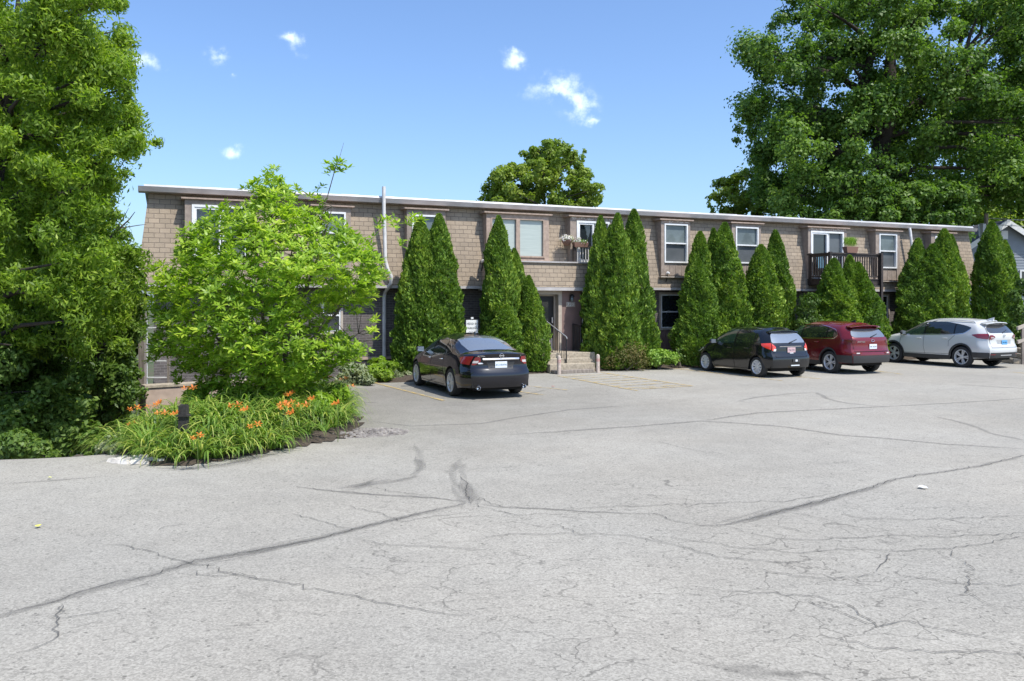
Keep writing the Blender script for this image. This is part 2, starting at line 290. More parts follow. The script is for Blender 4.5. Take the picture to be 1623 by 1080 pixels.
def lot():
    s_ = np.arange(-45, 75, .5); d_ = np.concatenate([np.linspace(-75, -24, 18), np.arange(-23.5, -1.9, .5), [-1.75]])
    S, D = np.meshgrid(s_, d_, indexing='ij'); D = D.copy()
    # towards the left the planting strip in front of the house is wider
    t = sstep((-S - 2.6) / 1.2); lim = -1.75 - 1.05 * t; D = np.minimum(D, lim + 0*D) if False else D + (lim + 1.75) * sstep((D + 12) / 10.25)
    X = S*CT - D*ST; Y = Y0 + S*ST + D*CT; Z = hgt(X, Y); nx, ny = X.shape
    v = np.stack([X, Y, Z], -1).reshape(-1, 3); idx = np.arange(nx*ny).reshape(nx, ny)
    f = np.stack([idx[:-1,:-1], idx[1:,:-1], idx[1:,1:], idx[:-1,1:]], -1).reshape(-1, 4)
    me = bpy.data.meshes.new('parking_lot'); me.from_pydata(v.tolist(), [], f.tolist()); me.shade_smooth()
    return tag(link_mesh('parking_lot', me, M['asphalt']), kind='structure')
lot()
# planting strip in front of the house
b = MB()
def pb(i, j):
    s = -13 + i * .5; t = float(sstep((-s - 2.6) / 1.2)); d0 = -1.80 - 1.05 * t; d = d0 + (0.5 - d0) * j / 6
    p = L2W(s, d); p.z = (.0 if j == 0 else .07 + .03 * math.sin(s * 3.1 + j) + .03 * math.sin(s * 1.3)) + float(hgt(p.x, p.y)); p.z = p.z + .002; return p
b.grid(pb, 108, 7); tag(b.build('planting_strip', M['soil'], smooth=180), kind='structure')

# cracks, tar bands and a painted line of shade on the asphalt
rng = random.Random(5)
def jag(pts, amp, step=.12, seed=0):
    r = random.Random(seed); out = []
    for i in range(len(pts)-1):
        a, c = Vector(pts[i]), Vector(pts[i+1]); L = (c - a).length; n = max(1, int(L / step)); t = (c - a) / max(L, 1e-6); nn = Vector((-t.y, t.x))
        for k in range(n): out.append(a + (c - a) * k / n + nn * r.gauss(0, amp) * (0 if k == 0 else 1))
    out.append(Vector(pts[-1])); return out
def ribbon(store, pts, w, z, taper=True):
    v, f, uv = store; n0 = len(v); n = len(pts)
    for i, p in enumerate(pts):
        t = (pts[min(i+1, n-1)] - pts[max(i-1, 0)]).normalized(); nn = Vector((-t.y, t.x)); k = w * .5
        if taper: k *= min(1, .15 + min(i, n-1-i) / (n * .12 + 1))
        a, c = p + nn * k, p - nn * k
        v.append((a.x, a.y, z + float(hgt(a.x, a.y)))); v.append((c.x, c.y, z + float(hgt(c.x, c.y))))
    for i in range(n-1):
        f.append((n0+2*i, n0+2*i+1, n0+2*i+3, n0+2*i+2)); uv += [0, 0, 0, 1, 1, 1, 1, 0]
def build_ribbons(name, store, m, kind='structure', parent=None):
    v, f, uv = store; me = bpy.data.meshes.new(name); me.from_pydata(v, [], f); l = me.uv_layers.new(name='UVMap'); l.data.foreach_set('uv', uv)
    o = link_mesh(name, me, m, parent)
    if kind: tag(o, kind=kind)
    return o
P = lambda s: [Vector(gnd(*map(float, q.split(',')))) for q in s.split()]
bands = [('-60,998 0,978 80,955 160,932 240,912 310,890 370,880 430,870 500,855 560,840 620,825 680,812 745,797', .15),
         ('470,772 490,774', .1), ('745,797 690,790 600,785 520,778 470,772', .1),
         ('745,797 800,805 860,807 930,812 1000,815', .08), ('1110,834 1150,832 1200,820 1260,805 1320,790 1390,770 1420,760 1500,748 1560,738 1640,718', .10),
         ('800,690 925,682 1000,677 1110,668 1180,672 1250,678 1330,690 1420,697 1500,705 1640,713', .12), ('1110,668 1200,655 1300,650 1400,645 1500,640 1640,631', .12),
         ('1190,640 1170,636 1200,630 1260,624 1296,623 1310,632 1345,640 1400,645', .14), ('580,668 650,676 760,672 900,650 1010,643', .12), ('1480,660 1540,675 1580,690 1640,702', .12), ('1520,610 1580,614 1640,617', .2),
         ('600,640 560,636', .2), ('0,768 90,762 172,755', .1), ('720,640 800,632 870,618', .1)]  # middle strip here is a line of shade, painted on as a dark band
cracks = ['-60,1000 0,976 80,957 160,930 240,914 310,888 370,881 430,869 500,856 560,839 620,826 680,811 745,797', '745,797 690,790 600,785 520,778 470,772',
          '745,797 738,782 742,768 728,755', '745,797 760,790 775,797 800,805 860,807 930,812 1000,815 1040,815 1075,828 1110,834 1150,834', '860,810 950,805 1050,802 1150,798 1250,795 1330,782',
          '1150,832 1200,820 1260,805 1320,790 1390,770 1420,760 1500,748 1560,738 1640,718', '1030,848 1090,857 1130,862 1200,872 1270,878 1330,871 1420,875 1530,868 1640,848',
          '1150,834 1180,845 1230,855 1290,857 1400,850 1500,852 1640,845', '1110,932 1200,942 1290,945 1340,958 1390,995 1440,985 1520,1005 1640,1028', '1260,950 1340,975 1400,1000', '1300,1010 1400,1030 1500,1035 1640,1040',
          '133,862 200,866 288,890 388,915 499,934 588,953 690,972 776,981', '540,800 590,812 640,828 700,818 760,812', '460,815 521,831 560,842', '89,984 100,960 83,1017 28,1037 0,1046', '89,984 140,975 190,966', '577,770 620,780 690,788',
          '250,843 262,836 300,832', '745,797 770,806 820,818 850,815 900,818', '870,828 910,845 1000,850 1080,868 1150,885 1240,893 1300,897', '800,690 925,682 1000,677 1110,668 1180,672 1250,678 1330,690 1420,697 1500,705 1640,713', '1110,668 1200,655 1300,650 1400,645',
          '760,855 810,848 900,846 950,854', '1330,810 1345,818 1365,823 1440,825 1640,818', '1240,812 1280,818 1318,828', '1290,848 1260,840 1225,836', '560,855 620,866 690,868 780,872', '1430,912 1500,925 1640,930', '1180,900 1260,915 1330,918 1400,912',
          '1390,908 1410,880 1380,872', '1500,870 1540,900 1530,940 1580,965', '1040,700 1100,715 1150,722', '300,905 340,915 380,910 420,922', '600,560 600,561']
bs = ([], [], []); cs = ([], [], [])
for i, (q, wd) in enumerate(bands): ribbon(bs, jag(P(q), .02, .25, i), wd * 1.35, .004 + .0002 * i)
ss_ = ([], [], [])
def smudge(q, n, spread, wd):
    r = random.Random(len(q))
    for k in range(n):
        pts = P(q); o = Vector((r.gauss(0, spread), r.gauss(0, spread))); i0 = r.randint(0, max(0, len(pts)-3)); i1 = min(len(pts), i0 + 3); ribbon(ss_, jag([p + o for p in pts[i0:i1]], .02, .3, 200+k), wd*r.uniform(.6, 1.5), .0035 - .00005*k)
smudge('745,800 740,780 730,765 722,750 732,735 738,728', 9, .07, .22); smudge('560,776 600,768 630,762 655,756 672,744 664,725 655,705', 9, .06, .16); smudge('515,780 545,775 575,768 590,760', 5, .08, .2); smudge('1130,838 1180,826 1250,806 1330,788 1390,772', 5, .10, .14); smudge('330,890 430,870 520,850 600,832 680,812', 8, .05, .12)
smudge('240,744 300,744 355,737 410,726 460,717 510,708 560,699 600,693', 9, .05, .28)
build_ribbons('worn_patches', ss_, overlay('soft_dark_wear', (.17,.163,.15), .17, 4, True, fine=45))
for i, q in enumerate(cracks[:-1]): ribbon(cs, jag(P(q), .018, .07, 50 + i), .018, .0085 + .0001 * i)
build_ribbons('tar_and_shade_bands', bs, overlay('dark_tar_and_shade', (.17,.163,.15), .27, 2.5, True, fine=55))
build_ribbons('pavement_cracks', cs, overlay('dark_crack', (.08,.076,.07), .66, 9, True, fine=40))
# parking lines
ps = ([], [], [])
def pline(a, c, wd=.10): ribbon(ps, jag([Vector(gnd(*a)), Vector(gnd(*c))], .004, .3, 7), wd, .013, False)
pline((592, 607), (704, 636)); pline((884, 596.5), (1010, 620)); pline((953, 591), (1098, 612.6)); pline((820, 621), (862, 627)); pline((1010, 617.5), (1098, 612.5))
A1, B1 = Vector(gnd(884, 596.5)), Vector(gnd(1010, 619)); A2, B2 = Vector(gnd(953, 591)), Vector(gnd(1098, 612.6))
for k in range(7):
    t = (k + .6) / 7.4; t2 = min(1, t + .04); ribbon(ps, jag([A1 + (B1-A1)*t, A2 + (B2-A2)*t2], .004, .3, k), .09, .0135 + k*.0001, False)
pline((1056, 583), (1240, 604)); pline((1240, 596), (1300, 601)); pline((1385, 588), (1430, 594)); pline((830, 612), (900, 619), .07); pline((1600, 590), (1660, 596))
build_ribbons('parking_lines', ps, overlay('worn_yellow_paint', (.52,.38,.15), .85, 5, False, fine=30))

# ------------------------------------------------------------------ the apartment house
house = empty('apartment_building', L2W(0, 0), TH)
tag(house, 'long two storey apartment house with tan shingled mansard over dark brick', 'building')
def fs(px, py, d=0.0):                                    # photograph pixel on the facade plane d -> (s, z)
    u = (px - CX) / F; tn = ST / CT; X = u * (Y0 + d / CT) / (1 - u * tn); Y = (Y0 + d / CT) + tn * X
    return (X + d * ST) / CT, EYE + (HY - py) * Y / F
def hp(b, name, m, parent=None, **k): return b.build(name, m, parent or house, **k)
SL, SR = fs(216, 440)[0], fs(1547, 440)[0]; ZS, ZT, LEAN = 2.80, 5.38, .45
# brick wall, foundation
hp(MB().box(SL+.45, SR-.45, .42, 11.5, -.3, 2.78), 'brick_wall', M['brick'])
hp(MB().box(-7.4, SR-.40, .37, .418, .44, .52).box(SL+.40, SR-.40, .39, 11.55, -3.2, -.302), 'foundation', M['wallconc'])
# mansard: leaning front, hipped ends
b = MB(); e = .32
bot = [(SL,0,ZS),(SR,0,ZS),(SR,11.9,ZS),(SL,11.9,ZS)]; SR += .25; bot = [(SL,0,ZS),(SR,0,ZS),(SR,11.9,ZS),(SL,11.9,ZS)]; e2 = .2
top = [(SL+e,LEAN,ZT+.1),(SR-e2,LEAN,ZT+.1),(SR-e2,11.5,ZT+.1),(SL+e,11.5,ZT+.1)]
b.add(bot+top, [(0,1,5,4),(1,2,6,5),(2,3,7,6),(3,0,4,7),(4,5,6,7)]); hp(b, 'mansard', M['shingle'])
# soffit and its grey drip edge
hp(MB().box(SL-.03, SR+.03, -.03, 11.9, ZS-.09, ZS-.004), 'soffit', M['gutter'])
# eaves: gutter board with pale flashing on top
g0 = MB()
gx0, gx1 = fs(228, 300, .15)[0], fs(1541, 360, .15)[0] + .25
g0.prism([(gx0-.15,.12,5.42),(gx1,.12,5.42),(gx1,.6,5.42),(gx0-.15,.6,5.42)], [(gx0-.15,.06,5.56),(gx1,.06,5.56),(gx1,.6,5.56),(gx0-.15,.6,5.56)]); hp(g0, 'gutter', M['gutter'])
g0 = MB(); r = random.Random(3); n = 60; bz = 5.562
for i in range(n):
    x0 = gx0 + (gx1-gx0-.25) * i / n; x1 = gx0 + (gx1-gx0-.25) * (i+1) / n; k = .012 * r.random()
    g0.prism([(x0,.09-k,bz),(x1,.09-k,bz),(x1,11.5,bz),(x0,11.5,bz)], [(x0,.13-k,bz+.055+k),(x1,.13-k,bz+.055+k),(x1,11.5,bz+.055+k),(x0,11.5,bz+.055+k)])
hp(g0, 'roof_cap', M['flash'])
def yat(z): return LEAN * (z - ZS) / (ZT + .1 - ZS)       # mansard plane
def rect(b, x0, x1, z0, z1, y0, y1, mi=0): return b.box(x0, x1, y0, y1, z0, z1, mi)
def frame(b, x0, x1, z0, z1, t, y0, y1, mi=0):
    b.box(x0, x1, y0, y1, z0, z0+t, mi); b.box(x0, x1, y0, y1, z1-t, z1, mi); b.box(x0, x0+t, y0, y1, z0+t, z1-t, mi); b.box(x1-t, x1, y0, y1, z0+t, z1-t, mi)
def dormer(px0, px1, pyc, pyp, wpx0, wpx1, wpy0, wpy1, style='hung', peel=False):
    """boxed window casing standing out of the mansard. px: casing edges, pyc cap top, pyp foot of the panel; w*: white window frame"""
    yf = -.02; mid = (px0 + px1) / 2
    s0, s1 = fs(px0, 400, yf)[0], fs(px1, 400, yf)[0]; zc = fs(mid, pyc, yf)[1]; zp = fs(mid, pyp, yf)[1]
    w0, w1 = fs(wpx0, 400, yf)[0], fs(wpx1, 400, yf)[0]; wz1 = fs((wpx0+wpx1)/2, wpy0, yf)[1]; wz0 = fs((wpx0+wpx1)/2, wpy1, yf)[1]
    # casing: two cheeks, head, panel below
    b = MB(); b.box(s0, w0, yf, .6, zp, zc); b.box(w1, s1, yf, .6, zp, zc); b.box(w0, w1, yf, .6, wz1, zc)
    if wz0 - zp > .05:
        b.box(w0, w1, yf+.03, .6, zp, wz0); n = max(2, int((w1-w0)/.22))
        for i in range(1, n): x = w0 + (w1-w0)*i/n; b.box(x-.008, x+.008, yf+.02, yf+.035, zp, wz0)
    c = hp(b, 'window', M['tan'] if style == 'pair' else M['casing'])
    cp = MB(); cp.prism([(s0-.1,yf-.09,zc+.002),(s1+.1,yf-.09,zc+.002),(s1+.1,.6,zc+.002),(s0-.1,.6,zc+.002)], [(s0-.1,yf-.09,zc+.045),(s1+.1,yf-.09,zc+.045),(s1+.1,.6,zc+.1),(s0-.1,.6,zc+.1)])
    hp(cp, 'head_cap', M['tan'], c)
    if peel: hp(MB().box(s0+.04, s1-.04, yf-.012, yf-.001, wz1+.02, zc), 'peeling_board', M['tanpeel'], c)
    fr = MB(); gy = yf + .07
    if style == 'pair':
        m_ = (w0+w1)/2; frame(fr, w0, w1, wz0, wz1, .05, yf-.01, gy+.03); fr.box(m_-.07, m_+.07, yf-.01, gy+.03, wz0+.05, wz1-.05); hp(fr, 'frame', M['tan'], c)
        for a, z in ((w0+.05, m_-.07), (m_+.07, w1-.05)): hp(MB().box(a, z, gy, gy+.02, wz0+.05, wz1-.05), 'pane', M['blind'], c)
        hp(MB().box(s0-.02, s1+.02, yf-.06, yf-.002, zp-.04, zp+.04), 'sill', M['tan'], c)
    elif style == 'slide':
        m_ = (w0+w1)/2; frame(fr, w0, w1, wz0, wz1, .07, yf-.02, gy+.03); frame(fr, w0+.07, m_+.03, wz0+.07, wz1-.07, .06, yf, gy+.01); fr.box(m_+.07, m_+.12, yf+.02, gy+.02, wz0+.07, wz1-.07)
        hp(fr, 'frame', M['white'], c); hp(MB().box(w0+.13, m_-.03, gy+.012, gy+.02, wz0+.13, wz1-.13), 'pane', M['glass'], c); hp(MB().box(m_+.12, w1-.07, gy+.022, gy+.03, wz0+.07, wz1-.07), 'pane', M['glassscreen'], c)
    else:
        zm = wz0 + (wz1-wz0)*.5; frame(fr, w0, w1, wz0, wz1, .055, yf-.02, gy+.02); fr.box(w0+.055, w1-.055, yf, gy+.01, zm-.025, zm+.025)
        hp(fr, 'frame', M['white'], c); hp(MB().box(w0+.055, w1-.055, gy, gy+.01, zm+.025, wz1-.055), 'pane', M['glassgrey'], c)
        hp(MB().box(w0+.055, w1-.055, gy+.012, gy+.022, wz0+.055, zm-.025), 'pane', M['glassscreen'], c)
        if wz0 - zp > .05: hp(MB().box(s0-.06, s1+.03, -.11, .3, zp-.075, zp-.035), 'sill', M['beige'], c)
    return c
c1 = dormer(293, 400, 318, 418, 304, 392, 326, 408, 'slide')
c2 = dormer(497, 556, 328, 425, 506, 548, 336, 402)
c3 = dormer(645, 706, 333, 425, 653, 699, 341, 405)
dormer(771, 870, 340, 413, 778, 863, 346, 408, 'pair')
dormer(904, 974, 345, 417, 914, 966, 351, 417, 'slide', True)
dormer(1048, 1094, 350, 437, 1053, 1090, 355, 417, peel=True)
dormer(1160, 1206, 355, 438, 1166, 1202, 360, 418)
dormer(1281, 1342, 362, 445, 1285, 1337, 367, 442, 'slide', True)
dormer(1388, 1426, 367, 444, 1393.5, 1421.5, 371, 425.5)
dormer(1476, 1512, 370, 446, 1482, 1507, 375, 428)
# flared box-out over the entrance
x0, x1 = fs(768, 450, -.3)[0], fs(940, 450, -.3)[0]; zl = fs(860, 417, -.05)[1]
b = MB(); b.add([(x0,-.34,ZS-.02),(x1,-.34,ZS-.02),(x1,.1,ZS-.02),(x0,.1,ZS-.02),(x0+.05,-.2,zl),(x1,-.2,zl),(x1,.4,zl),(x0+.05,.4,zl)], [(0,1,5,4),(1,2,6,5),(3,0,4,7),(4,5,6,7),(0,3,2,1)])
box = hp(b, 'flared_apron', M['shingle'])
hp(MB().box(x0, x1+.03, -.27, .3, zl+.003, zl+.05), 'ledge', M['gutter'], box); hp(MB().box(x0-.03, x1+.03, -.38, .2, ZS-.14, ZS-.03), 'drip_board', M['gutter'], box)
# entrance: mauve panel, trim, dark doorway
ex0, ex1 = fs(838, 500, -.05)[0], fs(920, 500, -.05)[0]; dz0 = .60
ent = MB(); dx0, dx1 = fs(846, 500, -.05)[0], fs(884, 500, -.05)[0]; dzt = fs(866, 467, -.05)[1]
ent.box(ex0, dx0-.002, -.08, .415, dz0, ZS-.145); ent.box(dx1+.002, ex1, -.08, .415, dz0, ZS-.145); ent.box(dx0-.002, dx1+.002, -.08, .415, dzt, ZS-.145)
hp(ent, 'entrance_panel', M['mauve'])
dr = hp(MB().box(dx0, dx1, .2, .24, dz0, dzt), 'entrance_door', M['dark'])
fr = MB(); t = .13; fr.box(dx0-t, dx0, -.11, .2, dz0, dzt+t); fr.box(dx1, dx1+t, -.11, .2, dz0, dzt+t); fr.box(dx0, dx1, -.11, .2, dzt, dzt+t); frame(fr, dx0+.002, dx1-.002, dz0+.01, dzt-.002, .05, .14, .199); hp(fr, 'door_trim', M['beige'], dr)
hp(MB().box(dx0+.06, dx1-.06, .19, .198, dz0+.06, dz0+.42), 'kick_plate', M['gutter'], dr)
hp(MB().box(dx0+.25, dx1-.25, .185, .195, dz0+1.0, dzt-.25), 'glass_pane', M['glass'], dr)
hp(MB().box(dx1-.14, dx1-.10, .12, .19, dz0+.95, dz0+1.15), 'door_handle', M['railmetal'], dr)
# number board 720 and lantern
nx, nz = fs(904.3, 483, -.09); nb = hp(MB().box(nx-.17, nx+.17, -.10, -.082, nz-.085, nz+.085), 'number_board', M['beige'])
tm = text_mesh('720', .17, .003); tm.materials.append(M['white']); to = link_mesh('numerals', tm, None, nb); to.rotation_euler = (R(90), 0, 0); to.location = (nx-.01, -.105, nz)
lx, lz = fs(905.5, 474, -.15); lt = hp(MB().lathe([(0,lz+.17),(.03,lz+.16),(.09,lz+.10),(.095,lz+.07),(.055,lz+.05),(.03,lz+.045)], 8, 'z', (lx,-.2,0)).box(lx-.04, lx+.04, -.105, -.085, lz-.06, lz+.12).tube([(lx,-.1,lz+.1),(lx,-.16,lz+.17),(lx,-.2,lz+.165)], .012), 'wall_lantern', M['black'])
hp(MB().lathe([(.05,lz+.05),(.062,lz-.02),(.04,lz-.1),(0,lz-.11)], 8, 'z', (lx,-.2,0)), 'lantern_glass', M['glassgrey'], lt)
# vent and soffit: second door in shadow, lower windows
def lowwin(p0, p1, y0, y1, panel=None, grooved=True):
    d = .42; s0, s1 = fs(p0, 500, d)[0], fs(p1, 500, d)[0]; z1, z0 = fs((p0+p1)/2, y0, d)[1], fs((p0+p1)/2, y1, d)[1]
    b = MB(); frame(b, s0, s1, z0, z1, .07, d-.06, d-.003); w_ = hp(b, 'window', M['beige'])
    b = MB(); zm = (z0+z1)/2 - .02; frame(b, s0+.07, s1-.07, z0+.07, z1-.07, .045, d-.045, d-.006); b.box(s0+.115, s1-.115, d-.04, d-.006, zm-.025, zm+.025); hp(b, 'frame', M['white'], w_)
    hp(MB().box(s0+.11, s1-.11, d-.018, d-.008, zm+.02, z1-.11), 'pane', M['glass'], w_); hp(MB().box(s0+.11, s1-.11, d-.014, d-.005, z0+.11, zm-.02), 'pane', M['glass'], w_)
    if panel:
        zp = fs((p0+p1)/2, panel, d)[1]; b = MB(); n = 10
        for i in range(n): a = s0 + (s1-s0)*i/n; b.box(a+.006, a+(s1-s0)/n-.006, d-.03, d-.004, zp, z0-.004)
        b.box(s0, s1, d-.012, d-.002, zp, z0-.004); hp(b, 'grooved_panel', M['mauve'], w_)
lowwin(1044, 1093, 464, 523, 553); lowwin(1166, 1206, 465, 522, 550); lowwin(1380, 1408, 466, 550); lowwin(507, 543, 468, 530, 562); lowwin(650, 705, 466, 526, 560)
lowwin(1284, 1330, 467, 548)
# downspouts
def spout(name, pts, r=.045): return hp(MB().tube(pts, r, 10), name, M['pipe'], smooth=50)
a, z = fs(607.5, 320, .05); zt_ = fs(607.5, 296, -.02)[1]
jx, jz = fs(620, 446, -.12); lx2, lz2 = fs(609.5, 458, .3); bz_ = fs(609.5, 567, .35)[1]
spout('downspout', [(a,-.02,zt_),(a,-.02,5.2),(a+.03,-.02,4.4),(a+.03,-.07,3.6),(a+.1,-.12,3.3),(jx,-.13,jz+.15),(jx,-.12,jz-.05),(jx-.05,0,lz2+.05),(lx2+.03,.33,lz2-.1),(lx2,.35,lz2-.25),(lx2,.35,bz_)], .06)
a, z = fs(1441.5, 358, .05); a2 = fs(1448, 430, -.1)[0]
spout('downspout', [(a,.05,5.42),(a,.02,5.3),((a+a2)/2,-.1,4.2),(a2,-.1,3.2),(a2,-.1,ZS),(a2,.32,2.5),(a2,.32,.3)], .06)
a = fs(920, 500, 0)[0]; spout('downspout', [(a-.06,-.3,ZS-.12),(a,-.2,2.5),(a+.02,-.14,2.35),(a+.02,-.14,.62)], .035)
# corner post with rungs at the left end, above the retaining wall
c0 = at(233, 515, 21.5); c3 = at(233, 612, 21.5)
# balcony
sb0, sb1 = fs(1281, 402)[0], fs(1281, 402)[0] + 2.62; by = -1.15; zb = fs(1283, 443)[1]; zr = fs(1283, 403)[1]
bal = hp(MB().box(sb0, sb1, by, .03, zb-.22, zb-.03).box(sb0-.03, sb1+.03, by-.03, .03, zb-.028, zb+.01), 'balcony', M['darkwood'])
b = MB(); b.box(sb0-.03, sb0+.09, by-.04, .05, zr-.05, zr); b.box(sb0+.09, sb1+.05, by-.04, by+.08, zr-.05, zr); b.box(sb1-.07, sb1+.05, by+.08, .05, zr-.05, zr); b.box(sb0+.01, sb0+.05, by+.05, .0, zr-.14, zr-.052); b.box(sb0+.05, sb1, by, by+.04, zr-.14, zr-.052)
b.box(sb0+.01, sb0+.05, by+.05, 0, zb+.07, zb+.12); b.box(sb0+.05, sb1, by, by+.04, zb+.07, zb+.12); hp(b, 'railing', M['darkwood'], bal)
for i in range(9): y = by + .12 + i*.115; hp(MB().box(sb0+.05, sb0+.085, y, y+.035, zb+.06, zr-.05), 'baluster', M['darkwood'], bal)
for i in range(20): x = sb0 + .12 + i*.122; hp(MB().box(x, x+.035, by+.04, by+.075, zb+.06, zr-.05), 'baluster', M['darkwood'], bal)
for x, y in ((sb0-.01, by-.02), (sb1-.07, by-.02), (sb0-.01, -.12)): hp(MB().box(x, x+.1, y, y+.1, zb-.25, zr+.03), 'post', M['darkwood'], bal)
hp(MB().box(sb1-.1, sb1+.0, by-.13, by-.045, .0, zr+.04), 'support_post', M['darkwood'], bal)
# juliet rail at the small door
j0, j1 = fs(908, 391, -.2)[0], fs(968, 391, -.2)[0]; jz1 = fs(920, 390, -.2)[1]
ju = hp(MB().box(j0, j1, -.26, -.16, jz1-.05, jz1).box(j0, j0+.09, -.25, -.17, zl+.05, jz1-.05), 'juliet_railing', M['darkwood'])
for i in range(12): hp(MB().box(j0+.16+i*.105, j0+.185+i*.105, -.225, -.2, zl+.05, jz1-.05), 'baluster', M['pipe'], ju)
# floodlights under windows
for px, py in ((766, 414), (1059, 433)):
    s, z = fs(px, py, -.1); fl = hp(MB().lathe([(0,-.05),(.03,-.05),(.055,.05),(0,.05)], 10, 'y', (s, -.12, z)).box(s-.02, s+.02, -.1, .1, z-.05, z+.02), 'security_light', M['white'])
    hp(MB().tube([(s,-.06,z-.04),(s-.02,-.05,z-.2),(s-.03,.0,z-.32)], .018), 'mount', M['black'], fl)
# entrance steps
st0 = fs(868, 560, -1.2)[0]; stp = empty('entrance_steps', L2W(st0, -1.3), TH); tag(stp, 'worn concrete entrance steps leading up to the dark doorway', 'steps')
E0 = st0
lnd = fs(944, 560, -1.3)[0] - E0
MB().box(-.25, lnd, 0, 1.65, .0, .60).build('landing', M['concrete'], stp, bevel=.015)
for i, (w_, z) in enumerate(((fs(929, 570, -1.3)[0]-E0, .44), (fs(936, 580, -1.6)[0]-E0, .29), )):
    MB().box(-.25, w_, -.3*(i+1), -.3*i-.002, 0, z).build('step', M['concrete'], stp, bevel=.012)
MB().box(-.22, fs(938, 590, -2.0)[0]-E0, -.86, -.602, 0, .11).build('bottom_step', M['weathered'], stp, bevel=.01)
hr = empty('handrail', L2W(E0, -1.3), TH); tag(hr, 'black iron handrail with balusters going down left side of the steps', 'handrail')
hx = fs(889, 560, -1.3)[0] - E0
pA = Vector((hx-.05, 1.0, 1.62)); pB = Vector((hx+.02, -.35, 1.14))
MB().tube([pA, pB, pB+Vector((.0,-.06,-.06))], .022).build('rail', M['railmetal'], hr, smooth=60)
b = MB(); b.tube([pB, (pB.x, pB.y, .15)], .022); b.tube([pA, (pA.x, pA.y, .6)], .022); b.tube([(pA.x,pA.y,.72),(pB.x,pB.y,.36)], .014)
for i in range(1, 9): t = i/9; p = pA.lerp(pB, t); b.tube([p, (p.x, p.y, .72-.36*t)], .010, 6)
b.build('baluster', M['black'], hr)
hr2 = empty('handrail', L2W(fs(917, 550, -.6)[0], -.2), TH); tag(hr2, 'short black iron rail beside the white downspout right of the doorway', 'handrail')
b = MB(); b.tube([(0,0,.6),(0,0,1.5)], .025); b.tube([(.02,-.5,.6),(.02,-.5,1.45)], .025); b.build('post', M['black'], hr2)
MB().tube([(0,.02,1.5),(.02,-.55,1.45)], .03).build('rail', M['black'], hr2)
b = MB(); [b.tube([(.01,-.1*i,.62),(.01,-.1*i,1.47)], .012, 6) for i in range(1, 5)]; b.build('baluster', M['black'], hr2)
# two wooden bollards
def bollard(px, py, label):
    x, y = gnd(px, py); o = empty('bollard', (x, y, 0), TH)
    tag(o, label, 'bollard', 'pale wooden posts before the entrance steps')
    MB().lathe([(.062,0),(.062,.52),(.05,.575),(.0,.60)], 12).build('post', M['bollard'], o, smooth=50)
    MB().lathe([(.0635,.36),(.0635,.46)], 12).build('faded_band', M['bollard_red'], o, smooth=50); return o
M['bollard'] = noisy('peeling_pale_post', (.55,.47,.40), (.40,.32,.27), 14, .85, bump=.2); M['bollard_red'] = noisy('faded_red', (.42,.2,.17), (.5,.38,.33), 18, .8)
bollard(886, 593.5, 'pale wooden post at left foot of the entrance steps'); bollard(947.5, 591, 'pale wooden post at right of the entrance steps by the splash block')
# downspout end with splash block
x, y = gnd(962, 586); sp_ = empty('splash_block', (x, y+.3, 0), TH); tag(sp_, 'low white plastic splash block lying beside the right wooden post', 'splash block')
MB().prism([(-.42,-.1,.03),(.45,-.1,.0),(.5,.22,.0),(-.42,.22,.03)], [(-.42,-.1,.16),(.45,-.1,.07),(.5,.22,.07),(-.42,.22,.16)]).build('trough', M['white'], sp_, bevel=.01)
MB().tube([(-.1,.3,.1),(-.16,.3,.75)], .045).build('pipe_end', M['pipe'], sp_)
# parking sign on the wall
sx, sz = fs(748, 521, -1.0); sg = empty('parking_sign', L2W(sx, -1.0), TH); tag(sg, 'small white sign reading head in parking only behind the black sedan', 'sign')
b = MB().box(-.20, .20, -.012, 0, sz-.27, sz+.27); b.build('sign_plate', M['white'], sg, bevel=.003)
for i, (t_, q) in enumerate((('HEAD IN', .13), ('PARKING', -.01), ('ONLY', -.15))):
    me = text_mesh(t_, .092, .002); me.materials.append(M['black']); o = link_mesh('lettering', me, None, sg); o.rotation_euler = (R(90), 0, 0); o.location = (.0, -.015, sz+q+.02)
MB().tube([(0,.02,0),(0,.02,sz+.32)], .025, 8).build('sign_post', M['railmetal'], sg)
MB().box(-.04,.04,-.03,.03,sz+.30,sz+.36).build('post_cap', M['white'], sg)

# retaining wall, left
w0, w1 = at(231, 611, 19.6), at(345, 611, 20.6); rw = empty('retaining_wall', (w0.x, w0.y, -2.6)); tag(rw, 'tan concrete retaining wall end behind the orange lilies', 'retaining wall')
rw.rotation_euler = (0, 0, math.atan2(w1.y-w0.y, w1.x-w0.x)); L_ = (Vector((w1.x, w1.y)) - Vector((w0.x, w0.y))).length + 2.2; zt = w0.z + 2.6
MB().box(0, L_, 0, .3, 0, zt-.08).build('wall', M['wallconc'], rw, bevel=.012); MB().box(-.03, L_, -.03, .33, zt-.078, zt).build('coping', M['concrete'], rw, bevel=.01)
p0 = at(230.5, 612, 20.3); lf = empty('lattice_fence', (p0.x, p0.y, p0.z-.05)); tag(lf, 'tall white metal upright with short rungs above the retaining wall', 'railing')
hh = (612-508)*20.3/F
MB().box(-.03,.04,-.03,.03,0,hh+.05).build('upright', M['white'], lf); MB().box(.55,.6,-.03,.03,0,hh+.05).build('upright', M['weathered'], lf)
for k in range(4): MB().box(.042,.548,-.012,.012,.25+k*.41,.275+k*.41).build('rung', M['white'], lf)
p1 = at(226, 690, 19.9); pp = empty('wooden_post', (p1.x, p1.y, -3)); tag(pp, 'weathered brown post at the left corner of the house wall', 'post')
MB().box(-.07,.07,-.07,.07,0,3+EYE-(560-HY)*19.9/F+1.0).build('post', M['weathered'], pp)
